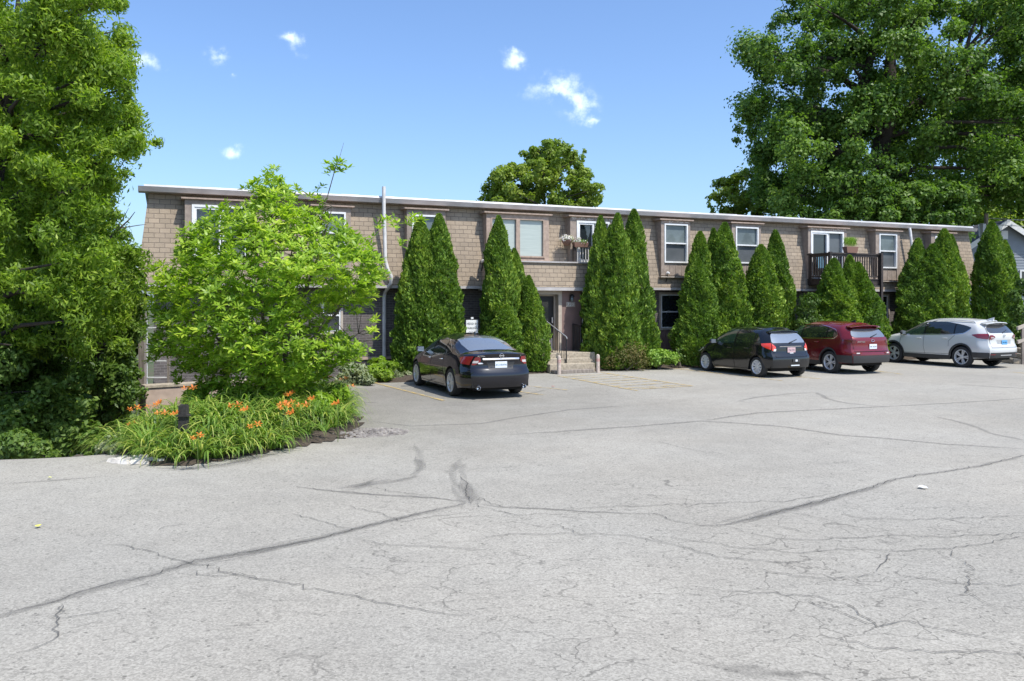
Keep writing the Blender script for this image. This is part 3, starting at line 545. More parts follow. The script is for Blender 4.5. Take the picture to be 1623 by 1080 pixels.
x, y = gnd(291, 702); 
p1 = at(291, 690, 12.2); mp = empty('bed_post', (p1.x, p1.y, 0)); tag(mp, 'short charred black post standing among the daylilies', 'post')
MB().prism([(-.07,-.05,-.1),(.06,-.06,-.1),(.07,.05,-.1),(-.06,.06,-.1)], [(-.06,-.05,.72),(.055,-.05,.75),(.06,.05,.72),(-.055,.05,.74)]).box(-.09,.085,-.075,.07,.56,.585).build('post', noisy('charred_wood', (.02,.018,.016), (.045,.04,.035), 20, .9, bump=.6), mp)

# ------------------------------------------------------------------ grey neighbour house, right
YN = 50.0; pk = at(1592.5, 352, YN); ev = at(1547, 381, YN); nb_ = empty('neighbour_house', (pk.x, YN, 0)); tag(nb_, 'grey lap sided gabled house behind the right end of the apartments', 'house')
zp_, ze = pk.z, ev.z; hw = pk.x - ev.x; zwall = ze
b = MB(); W_ = hw + 1.6; zlow = zp_ - W_ * (zp_-ze)/hw
b.add([(-W_,0,0),(W_+1.5,0,0),(W_+1.5,0,zlow-.8),(0,0,zp_-.15),(-W_,0,zlow-.15)], [(0,1,2,3,4)]); b.add([(-W_,0,0),(-W_,0,zlow-.15),(-W_,9,zlow-.15),(-W_,9,0)], [(0,1,2,3)])
b.add([(W_+1.5,0,0),(W_+1.5,9,0),(W_+1.5,9,zlow-.8),(W_+1.5,0,zlow-.8)], [(0,1,2,3)]); b.build('wall', M['siding'], nb_)
b = MB(); n = 0; z = .6
while z < zp_ - .3:
    hwz = min(W_, (zp_-.2 - z) * hw / (zp_-ze)); hr_ = min(W_+1.5, hwz); b.prism([(-hwz,-.03,z),(hr_,-.03,z),(hr_,-.004,z),(-hwz,-.004,z)], [(-hwz,-.006,z+.165),(hr_,-.006,z+.165),(hr_,-.003,z+.165),(-hwz,-.003,z+.165)]); z += .17
b.build('lap_siding', M['siding'], nb_)
b = MB(); sl_ = (zp_-ze)/hw; e_ = W_+.3
for sg_ in (-1, 1):
    b.prism([(0,-.35,zp_-.02),(sg_*e_,-.35,zp_-.02-sl_*e_),(sg_*e_,9.3,zp_-.02-sl_*e_),(0,9.3,zp_-.02)][::sg_], [(0,-.35,zp_+.1),(sg_*e_,-.35,zp_+.1-sl_*e_),(sg_*e_,9.3,zp_+.1-sl_*e_),(0,9.3,zp_+.1)][::sg_])
b.build('roof', M['shingroof'], nb_)
b = MB()
for sg_ in (-1, 1): b.prism([(0,-.40,zp_-.26),(sg_*e_,-.40,zp_-.26-sl_*e_),(sg_*e_,-.36,zp_-.26-sl_*e_),(0,-.36,zp_-.26)][::sg_], [(0,-.40,zp_+.12),(sg_*e_,-.40,zp_+.12-sl_*e_),(sg_*e_,-.36,zp_+.12-sl_*e_),(0,-.36,zp_+.12)][::sg_])
b.build('barge_board', M['white'], nb_)
v0, v1 = at(1586, 366, YN-.05), at(1597, 379, YN-.05); vt = MB().box(v0.x-pk.x, v1.x-pk.x, -.09, -.04, v1.z, v0.z)
for k in range(6): z = v1.z + .05 + k*.075; vt.box(v0.x-pk.x+.04, v1.x-pk.x-.04, -.12, -.088, z, z+.04)
vt.build('gable_vent', M['white'], nb_)
v0, v1 = at(1616, 428, YN-.05), at(1640, 466, YN-.05); b = MB(); frame(b, v0.x-pk.x, v1.x-pk.x, v1.z, v0.z, .1, -.1, -.04); q = b.build('window', M['white'], nb_)
MB().box(v0.x-pk.x+.1, v1.x-pk.x-.1, -.07, -.05, v1.z+.1, v0.z-.1).build('pane', M['glass'], q)
# utility pole behind it
YP = 47.0; pt = at(1563, 339, YP); up = empty('utility_pole', (pt.x, YP, 0)); tag(up, 'pale utility pole top showing above the right arborvitae', 'utility pole')
MB().tube([(0,0,0),(0,0,pt.z)], [.15,.11], 10).build('pole', M['weathered'], up)
b = MB(); b.lathe([(0,pt.z-1.3),(.17,pt.z-1.3),(.18,pt.z-.6),(.0,pt.z-.55)], 10, 'z', (-.28,-.1,0)); b.build('transformer', M['railmetal'], up)
for k in range(2):
    pts = [(t*9, t*1.0, pt.z-.25-.35*k - .5*math.sin(t*math.pi/4)) for t in (0,.25,.5,.75,1,1.5,2)]
    MB().tube(pts, .02, 5).build('wire', M['railmetal'], up)
# white stair rail and stone steps at the far right
YR = 30.0; p = at(1612, 560, YR); ss = empty('stone_steps', (p.x, p.y, 0)); tag(ss, 'rough stone garden steps at the far right edge behind the silver car', 'steps')
for k in range(4): MB().box(.0+.3*k, 4, -.1*k+.2, 2, .0 if k == 0 else .18*k+.003, .18*(k+1)).build('step', M['concrete'], ss, bevel=.02)
sr = empty('stair_rail', (p.x, p.y-.1, 0)); tag(sr, 'pale sloping wooden stair rail at the far right edge', 'railing')
for dz in (0, .5): MB().prism([(-.05,-.05,.75+dz),(2.5,-.05,1.75+dz),(2.5,.05,1.75+dz),(-.05,.05,.75+dz)], [(-.05,-.05,.87+dz),(2.5,-.05,1.87+dz),(2.5,.05,1.87+dz),(-.05,.05,.87+dz)]).build('rail', M['beige'], sr)
for k in range(3): MB().box(.1+1.1*k, .2+1.1*k, -.04, .04, .0, 1.4+.42*k).build('post', M['weathered'], sr)
# ------------------------------------------------------------------ plants
def norm(a): return a / np.maximum(np.linalg.norm(a, axis=-1, keepdims=True), 1e-9)
def np_mesh(name, verts, quads, tone, m, parent=None, smooth=False):
    me = bpy.data.meshes.new(name); nv, nq = len(verts), len(quads); k = quads.shape[1]
    me.vertices.add(nv); me.vertices.foreach_set('co', verts.astype(np.float32).ravel())
    me.loops.add(nq*k); me.loops.foreach_set('vertex_index', quads.astype(np.int32).ravel())
    me.polygons.add(nq); me.polygons.foreach_set('loop_start', np.arange(0, nq*k, k, dtype=np.int32)); me.polygons.foreach_set('loop_total', np.full(nq, k, dtype=np.int32))
    a = me.attributes.new('tone', 'FLOAT', 'FACE'); a.data.foreach_set('value', tone.astype(np.float32))
    me.update(calc_edges=True)
    if smooth: me.shade_smooth()
    return link_mesh(name, me, m, parent)
def leaves(C_, D, Nn, L, Wd, bend=0.0, seg=1, fold=0.0):
    """leaf blades: centres C_, long axes D, face normals Nn. seg=1: one kite quad; seg=2: two kite halves with a bend"""
    D = norm(D); S = norm(np.cross(D, Nn)); Nn = np.cross(S, D); n = len(C_)
    L = np.broadcast_to(L, (n,))[:, None]; Wd = np.broadcast_to(Wd, (n,))[:, None]
    if seg == 1:
        v = np.stack([C_ - D*L*.5, C_ + S*Wd*.5 + D*L*.06 + Nn*Wd*fold, C_ + D*L*.5 - Nn*L*bend, C_ - S*Wd*.5 + D*L*.06 + Nn*Wd*fold], 1).reshape(-1, 3)
        q = np.arange(n*4).reshape(n, 4); return v, q, np.arange(n)
    # six vertices: base, two at 40%, two at 75%, tip -> two quads + one degenerate-free tri merged into quads
    b0 = C_ - D*L*.5
    m1 = b0 + D*L*.45; m2 = b0 + D*L*.78 - Nn*L*bend*.6; tp = b0 + D*L - Nn*L*bend*1.6
    v = np.stack([b0, m1 + S*Wd*.5, m1 - S*Wd*.5, m2 + S*Wd*.36, m2 - S*Wd*.36, tp, (b0+m1)*.5 + S*Wd*.3, (b0+m1)*.5 - S*Wd*.3], 1).reshape(-1, 3)
    k = np.arange(n)[:, None] * 8
    q = np.concatenate([k + np.array([[0, 6, 1, 2]]), k + np.array([[2, 1, 3, 4]]), k + np.array([[4, 3, 5, 5]])], 0)
    q1 = k + np.array([[6, 1, 2, 7]]); q2 = k + np.array([[1, 3, 4, 2]])
    q3 = k + np.array([[3, 5, 4, 4]])
    # tip as a kite: base-side point doubled is avoided by ending the blade in a short quad
    v = v.reshape(n, 8, 3); v[:, 5] = tp[:, :]; tipw = tp + S*Wd*.04; v[:, 0] = tipw; v = v.reshape(-1, 3)
    q3 = k + np.array([[3, 0, 5, 4]])
    return v, np.concatenate([q1, q2, q3], 0), np.concatenate([np.arange(n)]*3)
def snoise(P_, s, seed=0):
    r = np.random.RandomState(seed); o = np.zeros(len(P_))
    for k in range(5):
        d = norm(r.randn(3)); f = s * (1 + .7*k); o += np.sin(P_ @ d * f + r.rand()*6.28) / (1 + .35*k)
    return o / 2.4
def blob_leaves(blobs, count, L, Wd, rs, up=.7, droop=.0, gap=-.45, gapscale=3.0, shell=.45, seg=1, jit=.7, toneu=.35, fuzz=.1):
    r = np.random.RandomState(rs); B = np.array(blobs, float); wt = B[:, 3]*B[:, 5]; wt = wt/wt.sum()
    n = int(count*1.25); ix = r.choice(len(B), n, p=wt); d = norm(r.randn(n, 3)); d[:, 2] = np.where(r.rand(n) < .35, np.abs(d[:, 2]), d[:, 2]); d = norm(d)
    rad = 1 - shell*r.rand(n)**1.6; lump = 1 + .16*snoise(B[ix, :3] + d*2.1, 3.0, rs+1)
    c = B[ix, :3] + d*B[ix, 3:6]*rad[:, None]*lump[:, None] + r.randn(n, 3)*B[ix, 3:4]*fuzz
    keep = snoise(c, gapscale, rs+2) > gap; c = c[keep][:count]; d = d[keep][:count]; ix = ix[keep][:count]; n = len(c)
    nn = norm(d*.8 + np.array([0, 0, up*.5]) + r.randn(n, 3)*jit*.6)
    dd = norm(np.cross(nn, r.randn(n, 3))); dd[:, 2] -= droop; dd = norm(dd)
    Ls = L*(.65+.7*r.rand(n)); Ws = Wd*(.7+.6*r.rand(n))
    v, q, own = leaves(c, dd, nn, Ls, Ws, .12, seg, .15)
    bt = r.rand(len(B))
    t = np.clip(.5 + toneu*(r.randn(n)*.45) + .30*(bt[ix]-.5) + .18*snoise(c, .9, rs+5), 0, 1)
    return v, q, t[own]
def inside(poly, x, y):
    c = False; n = len(poly)
    for i in range(n):
        (x1, y1), (x2, y2) = poly[i], poly[(i+1) % n]
        if (y1 > y) != (y2 > y) and x < (x2-x1)*(y-y1)/(y2-y1)+x1: c = not c
    return c
def edged(poly, x, y):
    m_ = 1e9; n = len(poly)
    for i in range(n):
        (x1, y1), (x2, y2) = poly[i], poly[(i+1) % n]; dx, dy = x2-x1, y2-y1; t = max(0, min(1, ((x-x1)*dx+(y-y1)*dy)/(dx*dx+dy*dy+1e-9))); m_ = min(m_, math.hypot(x-x1-t*dx, y-y1-t*dy))
    return m_
def poly_blobs(poly, Y, cover, rmin, rmax, thick, seed, flat=.9):
    """clumps of foliage filling an outline (in photograph pixels) seen at distance Y; each clump at its own depth. cover: how many times the outline is covered"""
    r = random.Random(seed); xs_ = [p[0] for p in poly]; ys_ = [p[1] for p in poly]; out = []; tries = 0
    A = abs(sum(poly[i][0]*poly[(i+1) % len(poly)][1] - poly[(i+1) % len(poly)][0]*poly[i][1] for i in range(len(poly))))/2; acc = 0
    while acc < cover*A and tries < 60000:
        tries += 1; x = r.uniform(min(xs_), max(xs_)); y = r.uniform(min(ys_), max(ys_))
        if not inside(poly, x, y): continue
        e = edged(poly, x, y); rad = min(r.uniform(rmin, rmax), max(e*1.15, 0))
        if rad < rmin*.7: continue
        if any(math.hypot(x-a, y-b) < .5*max(rad, c) for a, b, c, _ in out[-40:]): continue
        acc += math.pi*rad*rad; Yd = Y + thick*r.uniform(-1, 1)*min(1, .2 + e/(rmax*2.0)); out.append((x, y, rad, Yd))
    res = []
    for x, y, rad, Yd in out: p = at(x, y, Yd); k = rad*Yd/F; res.append((p.x, p.y, p.z, k*1.08, k*1.08, k*flat))
    return res
def limbs(b, base, tips, r0, seed, sag=.15):
    """limbs from a trunk point out to the clumps"""
    r = random.Random(seed)
    for t in tips:
        a = Vector(base); c = Vector(t); mid = a.lerp(c, .5) + Vector((r.uniform(-.1,.1), r.uniform(-.1,.1), sag))*(c-a).length
        q1 = a.lerp(mid, .5) + Vector((r.gauss(0,.04), r.gauss(0,.04), .03))*(c-a).length
        b.tube([a, q1, mid, mid.lerp(c, .55), c], [r0, r0*.72, r0*.5, r0*.32, r0*.12], 7)
LM = dict(
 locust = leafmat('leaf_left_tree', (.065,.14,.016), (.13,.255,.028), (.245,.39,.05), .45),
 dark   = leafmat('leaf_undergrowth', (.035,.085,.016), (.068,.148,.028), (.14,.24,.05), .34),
 magn   = leafmat('leaf_magnolia', (.12,.23,.02), (.26,.42,.035), (.48,.60,.07), .42, .42, k=(1.15,1.05,1.2)),
 maple  = leafmat('leaf_big_tree', (.05,.11,.016), (.10,.195,.03), (.19,.30,.055), .4, k=(1.15,1.08,1.15)),
 far    = leafmat('leaf_far_tree', (.07,.14,.02), (.125,.225,.03), (.2,.3,.05), .4),
 arb    = leafmat('arborvitae_spray', (.04,.10,.012), (.09,.20,.022), (.19,.32,.04), .25, .6),
 brown  = leafmat('arborvitae_spray_browned', (.045,.06,.02), (.09,.11,.03), (.17,.13,.06), .2, .7),
 lily   = leafmat('daylily_blade', (.05,.12,.02), (.16,.28,.045), (.42,.46,.12), .35, .45, k=(1.1,1.05,1)),
 lime   = leafmat('lime_bush', (.08,.18,.025), (.17,.31,.045), (.32,.46,.09), .35, k=(1.1,1.05,1)),
 sage   = leafmat('grey_green_leaf', (.08,.14,.07), (.16,.235,.13), (.28,.36,.22), .25),
 sagedark = leafmat('shade_leaf', (.06,.12,.05), (.11,.18,.08), (.2,.28,.15), .25),
 orange = leafmat('lily_petal', (.5,.12,.02), (.68,.20,.035), (.8,.32,.07), .3, k=(1,1,1)),
 petal  = leafmat('white_petal', (.6,.5,.55), (.75,.7,.72), (.85,.83,.82), .2, k=(1,1,1)),
)
# ---- arborvitae
def arb_mesh(seed, H=5.0, Rb=.75, n=24000):
    r = np.random.RandomState(seed); t = r.rand(n)**1.15                          # 0 foot .. 1 tip
    ang = r.rand(n)*2*np.pi
    prof = np.where(t < .15, .86+.14*t/.15, 1) * (1 - np.clip((t-.10)/.90, 0, 1)**2.15)**.80
    P0 = np.stack([np.cos(ang), np.sin(ang), t*6.5], 1); lump = 1 + .17*snoise(P0*1.6, 1.7, seed+3) + .15*snoise(P0*1.6, 4.6, seed+4) + .06*snoise(P0, 14, seed+8)
    rr = Rb*prof*lump*(1 - .22*r.rand(n)**2.2) + .02
    c = np.stack([np.cos(ang)*rr, np.sin(ang)*rr, t*H*.985 + .03], 1)
    out = np.stack([np.cos(ang), np.sin(ang), np.zeros(n)], 1)
    tang = np.stack([-np.sin(ang), np.cos(ang), np.zeros(n)], 1)
    dd = norm(out*(.55+.3*r.randn(n))[:, None] + np.array([0, 0, .75]) + tang*r.randn(n)[:, None]*.55)
    nn = norm(tang*r.randn(n)[:, None] + out*.9 + r.randn(n, 3)*.3)
    L = (.07+.09*r.rand(n)) ; W_ = L*(.34+.2*r.rand(n))
    v, q, own = leaves(c, dd, nn, L, W_, .1, 1, .1)
    tone = np.clip(.42 + .26*r.randn(n) + .22*snoise(P0*1.6, 2.0, seed+6) + .12*(lump-1)/.16, 0, 1)
    return v, q, tone[own]
arb_src = []
for k in range(5):
    v, q, t = arb_mesh(20+k); arb_src.append((v, q, t))
arb_me = []
ARB = [  # tip x, tip y, foot centre x, half width px at foot, row depth d, variant, label
 (667,342,661,37,-.95,0,'tall arborvitae left of the black sedan, left one of the pair'), (696,338,698,38,-1.05,1,'tall arborvitae behind the black sedan, right one of the pair'),
 (790,341,797,34,-1.1,2,'tall pointed arborvitae in front of the wide double window'), (815,393,826,28,-.75,3,'slim arborvitae tucked behind the tall one by the double window'), (838,436,847,26,-1.35,4,'shorter arborvitae leaning over the left handrail by the steps'), (803,482,803,30,-1.75,1,'low bushy arborvitae in front of the tall one beside the sign'),
 (952,341,956,31,-1.0,3,'arborvitae nearest the steps in the clump right of the doorway'), (979,337,978,36,-1.3,0,'middle arborvitae of the three right of the doorway'), (1005,331,1006,34,-.95,4,'tallest arborvitae, left of the narrow window with peeling head'), (967,356,966,26,-.55,2,'small arborvitae tip at the back of the clump right of the doorway'),
 (1110,366,1108,32,-.85,1,'arborvitae right of the lower white window'), (1107,409,1104,34,-1.5,2,'shorter arborvitae in front, right of the lime green bush'), (1149,352,1151,36,-1.1,3,'tall arborvitae with its tip beside the second narrow window'), (1131,361,1128,28,-.6,4,'rear arborvitae shoulder left of the second narrow window'),
 (1206,387,1207,36,-1.2,0,'rounded arborvitae behind the black hatchback'), (1229,364,1233,31,-.8,2,'slim tall arborvitae right of the second narrow window'), 
 (1321,409,1316,32,-1.7,3,'left arborvitae under the balcony corner'), (1329,436,1326,38,-2.1,1,'broad low arborvitae in front of the balcony, behind the red car'), (1347,404,1350,26,-1.7,4,'narrow arborvitae touching the middle of the balcony rail'), (1360,415,1366,34,-1.9,0,'arborvitae below the flower box on the balcony'), (1383,459,1380,25,-1.7,2,'low arborvitae at right foot of the balcony post'),
 (1455,377,1452,34,-1.0,1,'left arborvitae behind the silver car, below the slanting downspout'), (1478,386,1474,36,-1.4,3,'middle arborvitae behind the silver car'), (1497,362,1497,34,-1.1,0,'tallest arborvitae of the clump behind the silver car'), (1508,371,1511,24,-.6,4,'rear sliver of arborvitae right of the clump behind the silver car'),
 (1572,350,1572,33,-1.0,2,'tall arborvitae at the right end of the building'), (1593,380,1596,26,-.6,1,'slim arborvitae in front of the grey neighbour house'),
]
r_ = random.Random(9)
def arb_item(tx, ty, fx, hwp, d, var, label, brown=False):
    s, _ = fs(fx, 500, d); base = L2W(s, d, .06); Y = base.y; H = EYE + (HY-ty)*Y/F - .06; Rb = .94*hwp*Y/F
    o = empty('arborvitae', base, r_.uniform(0, 6.28)); tag(o, label, 'arborvitae', 'clipped arborvitae along the house front')
    v, q, t = arb_src[var]
    # lean so that the tip stands over its own pixel
    lean = (tx-fx)*Y/F; vv = v*np.array([Rb/.75, Rb/.75, H/5.0]); ca, sa = math.cos(-o.rotation_euler.z), math.sin(-o.rotation_euler.z)
    k = (vv[:, 2:3]/H); vv = vv + k*np.array([[ca*lean, sa*lean, 0]])
    sd = int(tx*7) % 1000; an = np.arctan2(vv[:, 1], vv[:, 0]); Q3 = np.stack([np.cos(an)*1.1, np.sin(an)*1.1, vv[:, 2]], 1); g_ = 1 + .13*snoise(Q3, 1.1, sd) + .09*snoise(Q3, 2.9, sd+1); vv[:, :2] *= g_[:, None]; t = np.clip(t + .22*(snoise(Q3, .9, sd+2)[::4]), 0, 1)
    np_mesh('crown', vv, q, t, [LM['brown']] if brown else [LM['arb']], o)
    b = MB(); b.tube([(0,0,-.1),(0,0,H*.5),(ca*lean*.9,sa*lean*.9,H*.9)], [.075,.05,.012], 7)
    rr = random.Random(int(tx))
    for i in range(16): z = H*(.05+.05*i); a = rr.uniform(0, 6.28); w_ = Rb*(1-z/H)*.75; b.tube([(0,0,z),(math.cos(a)*w_,math.sin(a)*w_,z+w_*.8)], [.02,.006], 5)
    b.build('trunk', M['barkgrey'], o); return o
for a in ARB: arb_item(*a)
# sparse, browned-out lower branches on the clump right of the door
def bush(name, label, cat, blobs, n, L, Wd, m, seed, group=None, stems=6, **k):
    c = np.mean([b_[:3] for b_ in blobs], 0); gz = float(hgt(c[0], c[1])); gz = max(gz, min(b_[2]-b_[5] for b_ in blobs) - 1.5)
    o = empty(name, (c[0], c[1], gz)); tag(o, label, cat, group)
    v, q, t = blob_leaves(blobs, n, L, Wd, seed, **k); v = v - np.array([c[0], c[1], gz]); np_mesh('foliage', v, q, t, [m], o)
    b = MB(); rr = random.Random(seed); base = Vector((0, 0, 0))
    for q_ in rr.sample(list(blobs), min(stems, len(blobs))): limbs(b, base + Vector((rr.uniform(-.1,.1), rr.uniform(-.1,.1), -.05)), [Vector(q_[:3]) - Vector((c[0], c[1], gz))], .03, seed)
    b.build('stem', M['barkgrey'], o); return o
def pxblobs(lst, Y, flat=.8): 
    res = []
    for x, y, rad, *dd in lst: Yd = Y + (dd[0] if dd else 0); p = at(x, y, Yd); k = rad*Yd/F; res.append((p.x, p.y, p.z, k, k, k*flat))
    return res
bush('shrub', 'browned sparse shrub at the foot of the arborvitae clump', 'shrub', pxblobs([(985,566,20),(1003,562,18),(966,574,12),(1018,574,12),(990,545,13,.2)], 27.1), 2200, .08, .03, LM['brown'], 41, gap=-.2, stems=2, fuzz=.3)
bush('lime_bush', 'low lime green bush under the lower white window', 'bush', pxblobs([(1038,570,14),(1052,566,13),(1063,568,12),(1045,562,10,.3),(1032,560,9,.4)], 27.6), 2600, .12, .06, LM['lime'], 42, gap=-.8)
bush('evergreen_shrub', 'small dark shrub between the window panel and arborvitae', 'shrub', pxblobs([(1076,555,8),(1078,566,10)], 28.2), 700, .1, .05, LM['dark'], 43)
bush('sage_bush', 'grey green leafy bush at the kerb left of the sedan', 'bush', pxblobs([(560,598,15),(545,603,12),(575,600,12),(553,585,13,.4),(570,588,12,.5),(585,604,8,-.2)], 22.4), 3000, .15, .05, LM['sage'], 44, gap=-.7, droop=.3)
bush('evergreen_shrub', 'green shrub between grey bush and white downspout', 'shrub', pxblobs([(592,592,15),(604,585,15,.4),(612,595,11),(622,580,9,.3),(598,575,13,.6)], 23.2), 3000, .12, .05, LM['locust'], 45, gap=-.6)
bush('bare_shrub', 'thin twiggy shrub beside the nose of the sedan', 'shrub', pxblobs([(632,598,9),(645,595,9,.3),(625,590,8,.3)], 24.0), 500, .08, .035, LM['sage'], 46, stems=14)
bush('evergreen_shrub', 'dark shrub below the balcony door left of red car', 'shrub', pxblobs([(1283,478,16),(1278,495,17,.2),(1290,512,16),(1272,515,14)], 30.2), 2600, .10, .05, LM['dark'], 47)
bush('rose_bush', 'loose white flecked bush at the far right edge', 'bush', pxblobs([(1612,470,13),(1618,495,16),(1610,520,14),(1622,450,11),(1606,540,12)], 31.5), 2600, .13, .06, LM['dark'], 48, gap=-.2)

# ---- magnolia-like tree in the bed: whorls of long leaves at the twig ends
def magnolia():
    Y = 15.4; base = Vector((at(432, 640, Y).x, Y, 0.05)); o = empty('magnolia_tree', base); tag(o, 'bright green small tree with whorled long leaves rising from the lily bed', 'tree')
    poly = [(228,566),(222,520),(240,480),(215,466),(225,440),(262,400),(268,375),(300,352),(330,328),(352,322),(385,318),(402,290),(420,262),(455,262),(470,290),(478,318),(500,330),(520,326),(545,345),(560,352),(590,366),(608,392),(612,430),(606,470),(585,490),(560,500),(545,500),(560,528),(592,505),(598,540),(560,585),(545,600),(520,618),(500,640),(470,662),(420,672),(370,668),(330,650),(310,625),(270,600)]
    poly = [(float(a), float(b)) for a, b in poly]
    r = random.Random(4); tips = []; tries = 0
    while len(tips) < 5200 and tries < 400000:
        tries += 1; x = r.uniform(205, 650); y = r.uniform(240, 650)
        if not inside(poly, x, y): continue
        e = edged(poly, x, y); half = min(1.9, .25 + e*.017)
        rag = 26*max(0, math.sin(x*.083+1.3)*math.sin(y*.071+x*.03)+.25*math.sin(x*.21+y*.17)+.15)
        if e < rag or (e < 16 and r.random() < .5): continue
        if math.sin(x*.055+y*.02)*math.sin(y*.06-x*.013+2) > .72 and r.random() < .75: continue
        yd = r.uniform(-1, 1); yd = math.copysign(abs(yd)**.6, yd)*half; tips.append((at(x, y, Y+yd), e))
    for x, y, dy in ((532,262,0),(524,258,.1),(540,256,-.1),(533,270,.1),(520,268,0),(546,263,0),(404,300,0),(390,296,.1),(398,290,0),(603,352,.2),(612,342,.1),(622,355,0),(600,362,-.1),(630,348,0),(640,384,.1),(655,345,0),(648,352,.1),(662,350,0),(592,505,0),(508,300,.2),(497,310,0),(512,318,0),(585,528,0)): tips += [(at(x + r.uniform(-7, 7), y + r.uniform(-5, 7), Y+dy+r.uniform(-.12,.12)), 5) for _ in range(3)]
    trunkpts = [Vector((0,0,-.1)), Vector((-.05,0,.5)), Vector((0,.05,1.1))]
    bt = MB(); mains = [(0,0,4.1),(1.15,-.1,4.0),(-1.2,.2,2.9),(-1.5,.1,2.0),(1.7,0,2.7),(1.2,-.9,1.9),(-.5,-1.2,2.3),(.4,1.2,2.6),(-.9,1.1,2.0),(-.35,.1,3.6),(.55,-.6,3.3),(1.5,.6,1.6)]
    segs = []
    for i, t_ in enumerate(mains):
        a = Vector((r.uniform(-.12,.12), r.uniform(-.1,.1), -.05)); c = Vector(t_); m1 = a.lerp(c, .35) + Vector((-.12*c.x, -.1*c.y, .25)); m2 = a.lerp(c, .7) + Vector((0, 0, .12))
        pts = [a, m1, m2, c]; bt.tube(pts, [.05, .038, .024, .008], 8)
        for k in range(12): t = k/11; u = t*3; i0 = min(2, int(u)); segs.append(pts[i0].lerp(pts[i0+1], u-i0))
    # the long twig to the lone tuft at the top
    tt = at(533, 262, Y) - base; bt.tube([segs[8], Vector((.75,0,3.2)), tt], [.02,.014,.008], 6); bt.tube([tt+Vector((0.02,0,0)), tt+Vector((.14,0,.42))], [.006,.003], 5)
    S_ = np.array([list(s) for s in segs]); cs_, ds_, ns_, Ls_, tn_ = [], [], [], [], []
    rr = np.random.RandomState(2)
    used = {}
    for p, e in tips:
        q = np.array(list(p - base)); j = int(np.argmin(((S_-q)**2).sum(1) + (S_[:, 2] > q[2]+.1)*2 + .25*rr.rand(len(S_)))); a = S_[j]; dirv = q - a; ln = np.linalg.norm(dirv)
        used[j] = used.get(j, 0) + 1
        if .05 < ln < .9 and used[j] < 7 and e != 5: bt.tube([Vector(a), Vector((a+q)/2 + np.array([0,0,-.06*ln])), Vector(q)], [.009,.006,.004], 4, cap=False)
        up = norm(dirv/max(ln, .01)*.5 + np.array([0, 0, .9]) + rr.randn(3)*.25); k = rr.randint(7, 12); ex = norm(np.cross(up, rr.randn(3))); ey = np.cross(up, ex); tw = rr.rand(); lb = .10+.06*rr.rand()
        for i in range(k):
            an = 2*math.pi*(i/k+tw) + rr.randn()*.2; el = .15+.75*rr.rand()**1.0; hd = ex*math.cos(an)+ey*math.sin(an); d = norm(hd*math.cos(el)+up*math.sin(el)); l_ = lb*(.75+.5*rr.rand())
            cs_.append(q - up*.03*rr.rand() + d*l_*.5); ds_.append(d); ns_.append(norm(up*math.cos(el)-hd*math.sin(el)+rr.randn(3)*.12)); Ls_.append(l_); tn_.append(np.clip(.42+.17*rr.randn()+.45*(tw-.5)+.12*math.sin(q[0]*2.2+q[2]*2), 0, 1))
    v, q, own = leaves(np.array(cs_), np.array(ds_), np.array(ns_), np.array(Ls_), np.array(Ls_)*.27, .10, 2)
    np_mesh('crown', v, q, np.array(tn_)[own], [LM['magn']], o); bt.build('trunk', M['barkgrey'], o, smooth=60)
magnolia()

# ---- the lily bed
bed_front = [gnd(*p) for p in ((176,716),(205,728),(240,739),(300,738),(355,731),(410,720),(460,711),(510,702),(555,694),(577,690))]
bed_back = [gnd(*p) for p in ((150,700),(190,676),(260,662),(330,640),(400,632),(470,622),(520,622),(550,640),(570,660),(577,690))]
bp_ = bed_front + bed_back[::-1]
def bedz(x, y):
    ins = edged(bp_, x, y); return .36*float(sstep(ins/1.5)) if inside(bp_, x, y) else -.05
b = MB(); xs_ = np.arange(-8.6, -1.8, .15); ys_ = np.arange(11.0, 20.5, .15); idm = {}
for x in xs_:
    for y in ys_:
        if inside(bp_, x+.075, y+.075):
            f = []
            for a, c in ((0,0),(1,0),(1,1),(0,1)):
                k = (round((x+a*.15)*1000), round((y+c*.15)*1000))
                if k not in idm:
                    idm[k] = len(b.v); xx, yy = x+a*.15, y+c*.15; b.v.append((xx, yy, float(hgt(xx, yy)) + .02 + max(-.01, bedz(xx, yy)) + .015*math.sin(xx*17)*math.sin(yy*13)))
                f.append(idm[k])
            b.f.append(tuple(f)); b.mi.append(0)
tag(b.build('planting_bed', M['soil'], smooth=180), kind='structure')
# loose crushed stone at the tip and at the left front of the bed
def rubble(name, label, cx, cy, rx, ry, n, m, seed, s=.035):
    b = MB(); r = random.Random(seed)
    for _ in range(n):
        a = r.uniform(0, 6.28); q = r.random()**.6; x = cx+math.cos(a)*q*rx; y = cy+math.sin(a)*q*ry; k = s*r.uniform(.35, 1.1); z = float(hgt(x, y)) + .05*(1-q)*r.random()
        v = [(x+k*r.uniform(.6,1)*dx, y+k*r.uniform(.6,1)*dy, z+k*r.uniform(.5,.9)*dz) for dx, dy, dz in ((-1,-1,0),(1,-1,0),(1,1,0),(-1,1,0),(-.6,-.6,1),(.6,-.6,1),(.6,.6,1),(-.6,.6,1))]
        b.add(v, [(0,3,2,1),(4,5,6,7),(0,1,5,4),(1,2,6,5),(2,3,7,6),(3,0,4,7)])
    tag(b.build(name, m), label, 'gravel', kind='stuff')
M['rubble'] = noisy('crushed_stone', (.32,.29,.26), (.14,.125,.115), 9, .9); M['rubblew'] = noisy('pale_broken_stone', (.6,.57,.52), (.4,.37,.33), 6, .9)
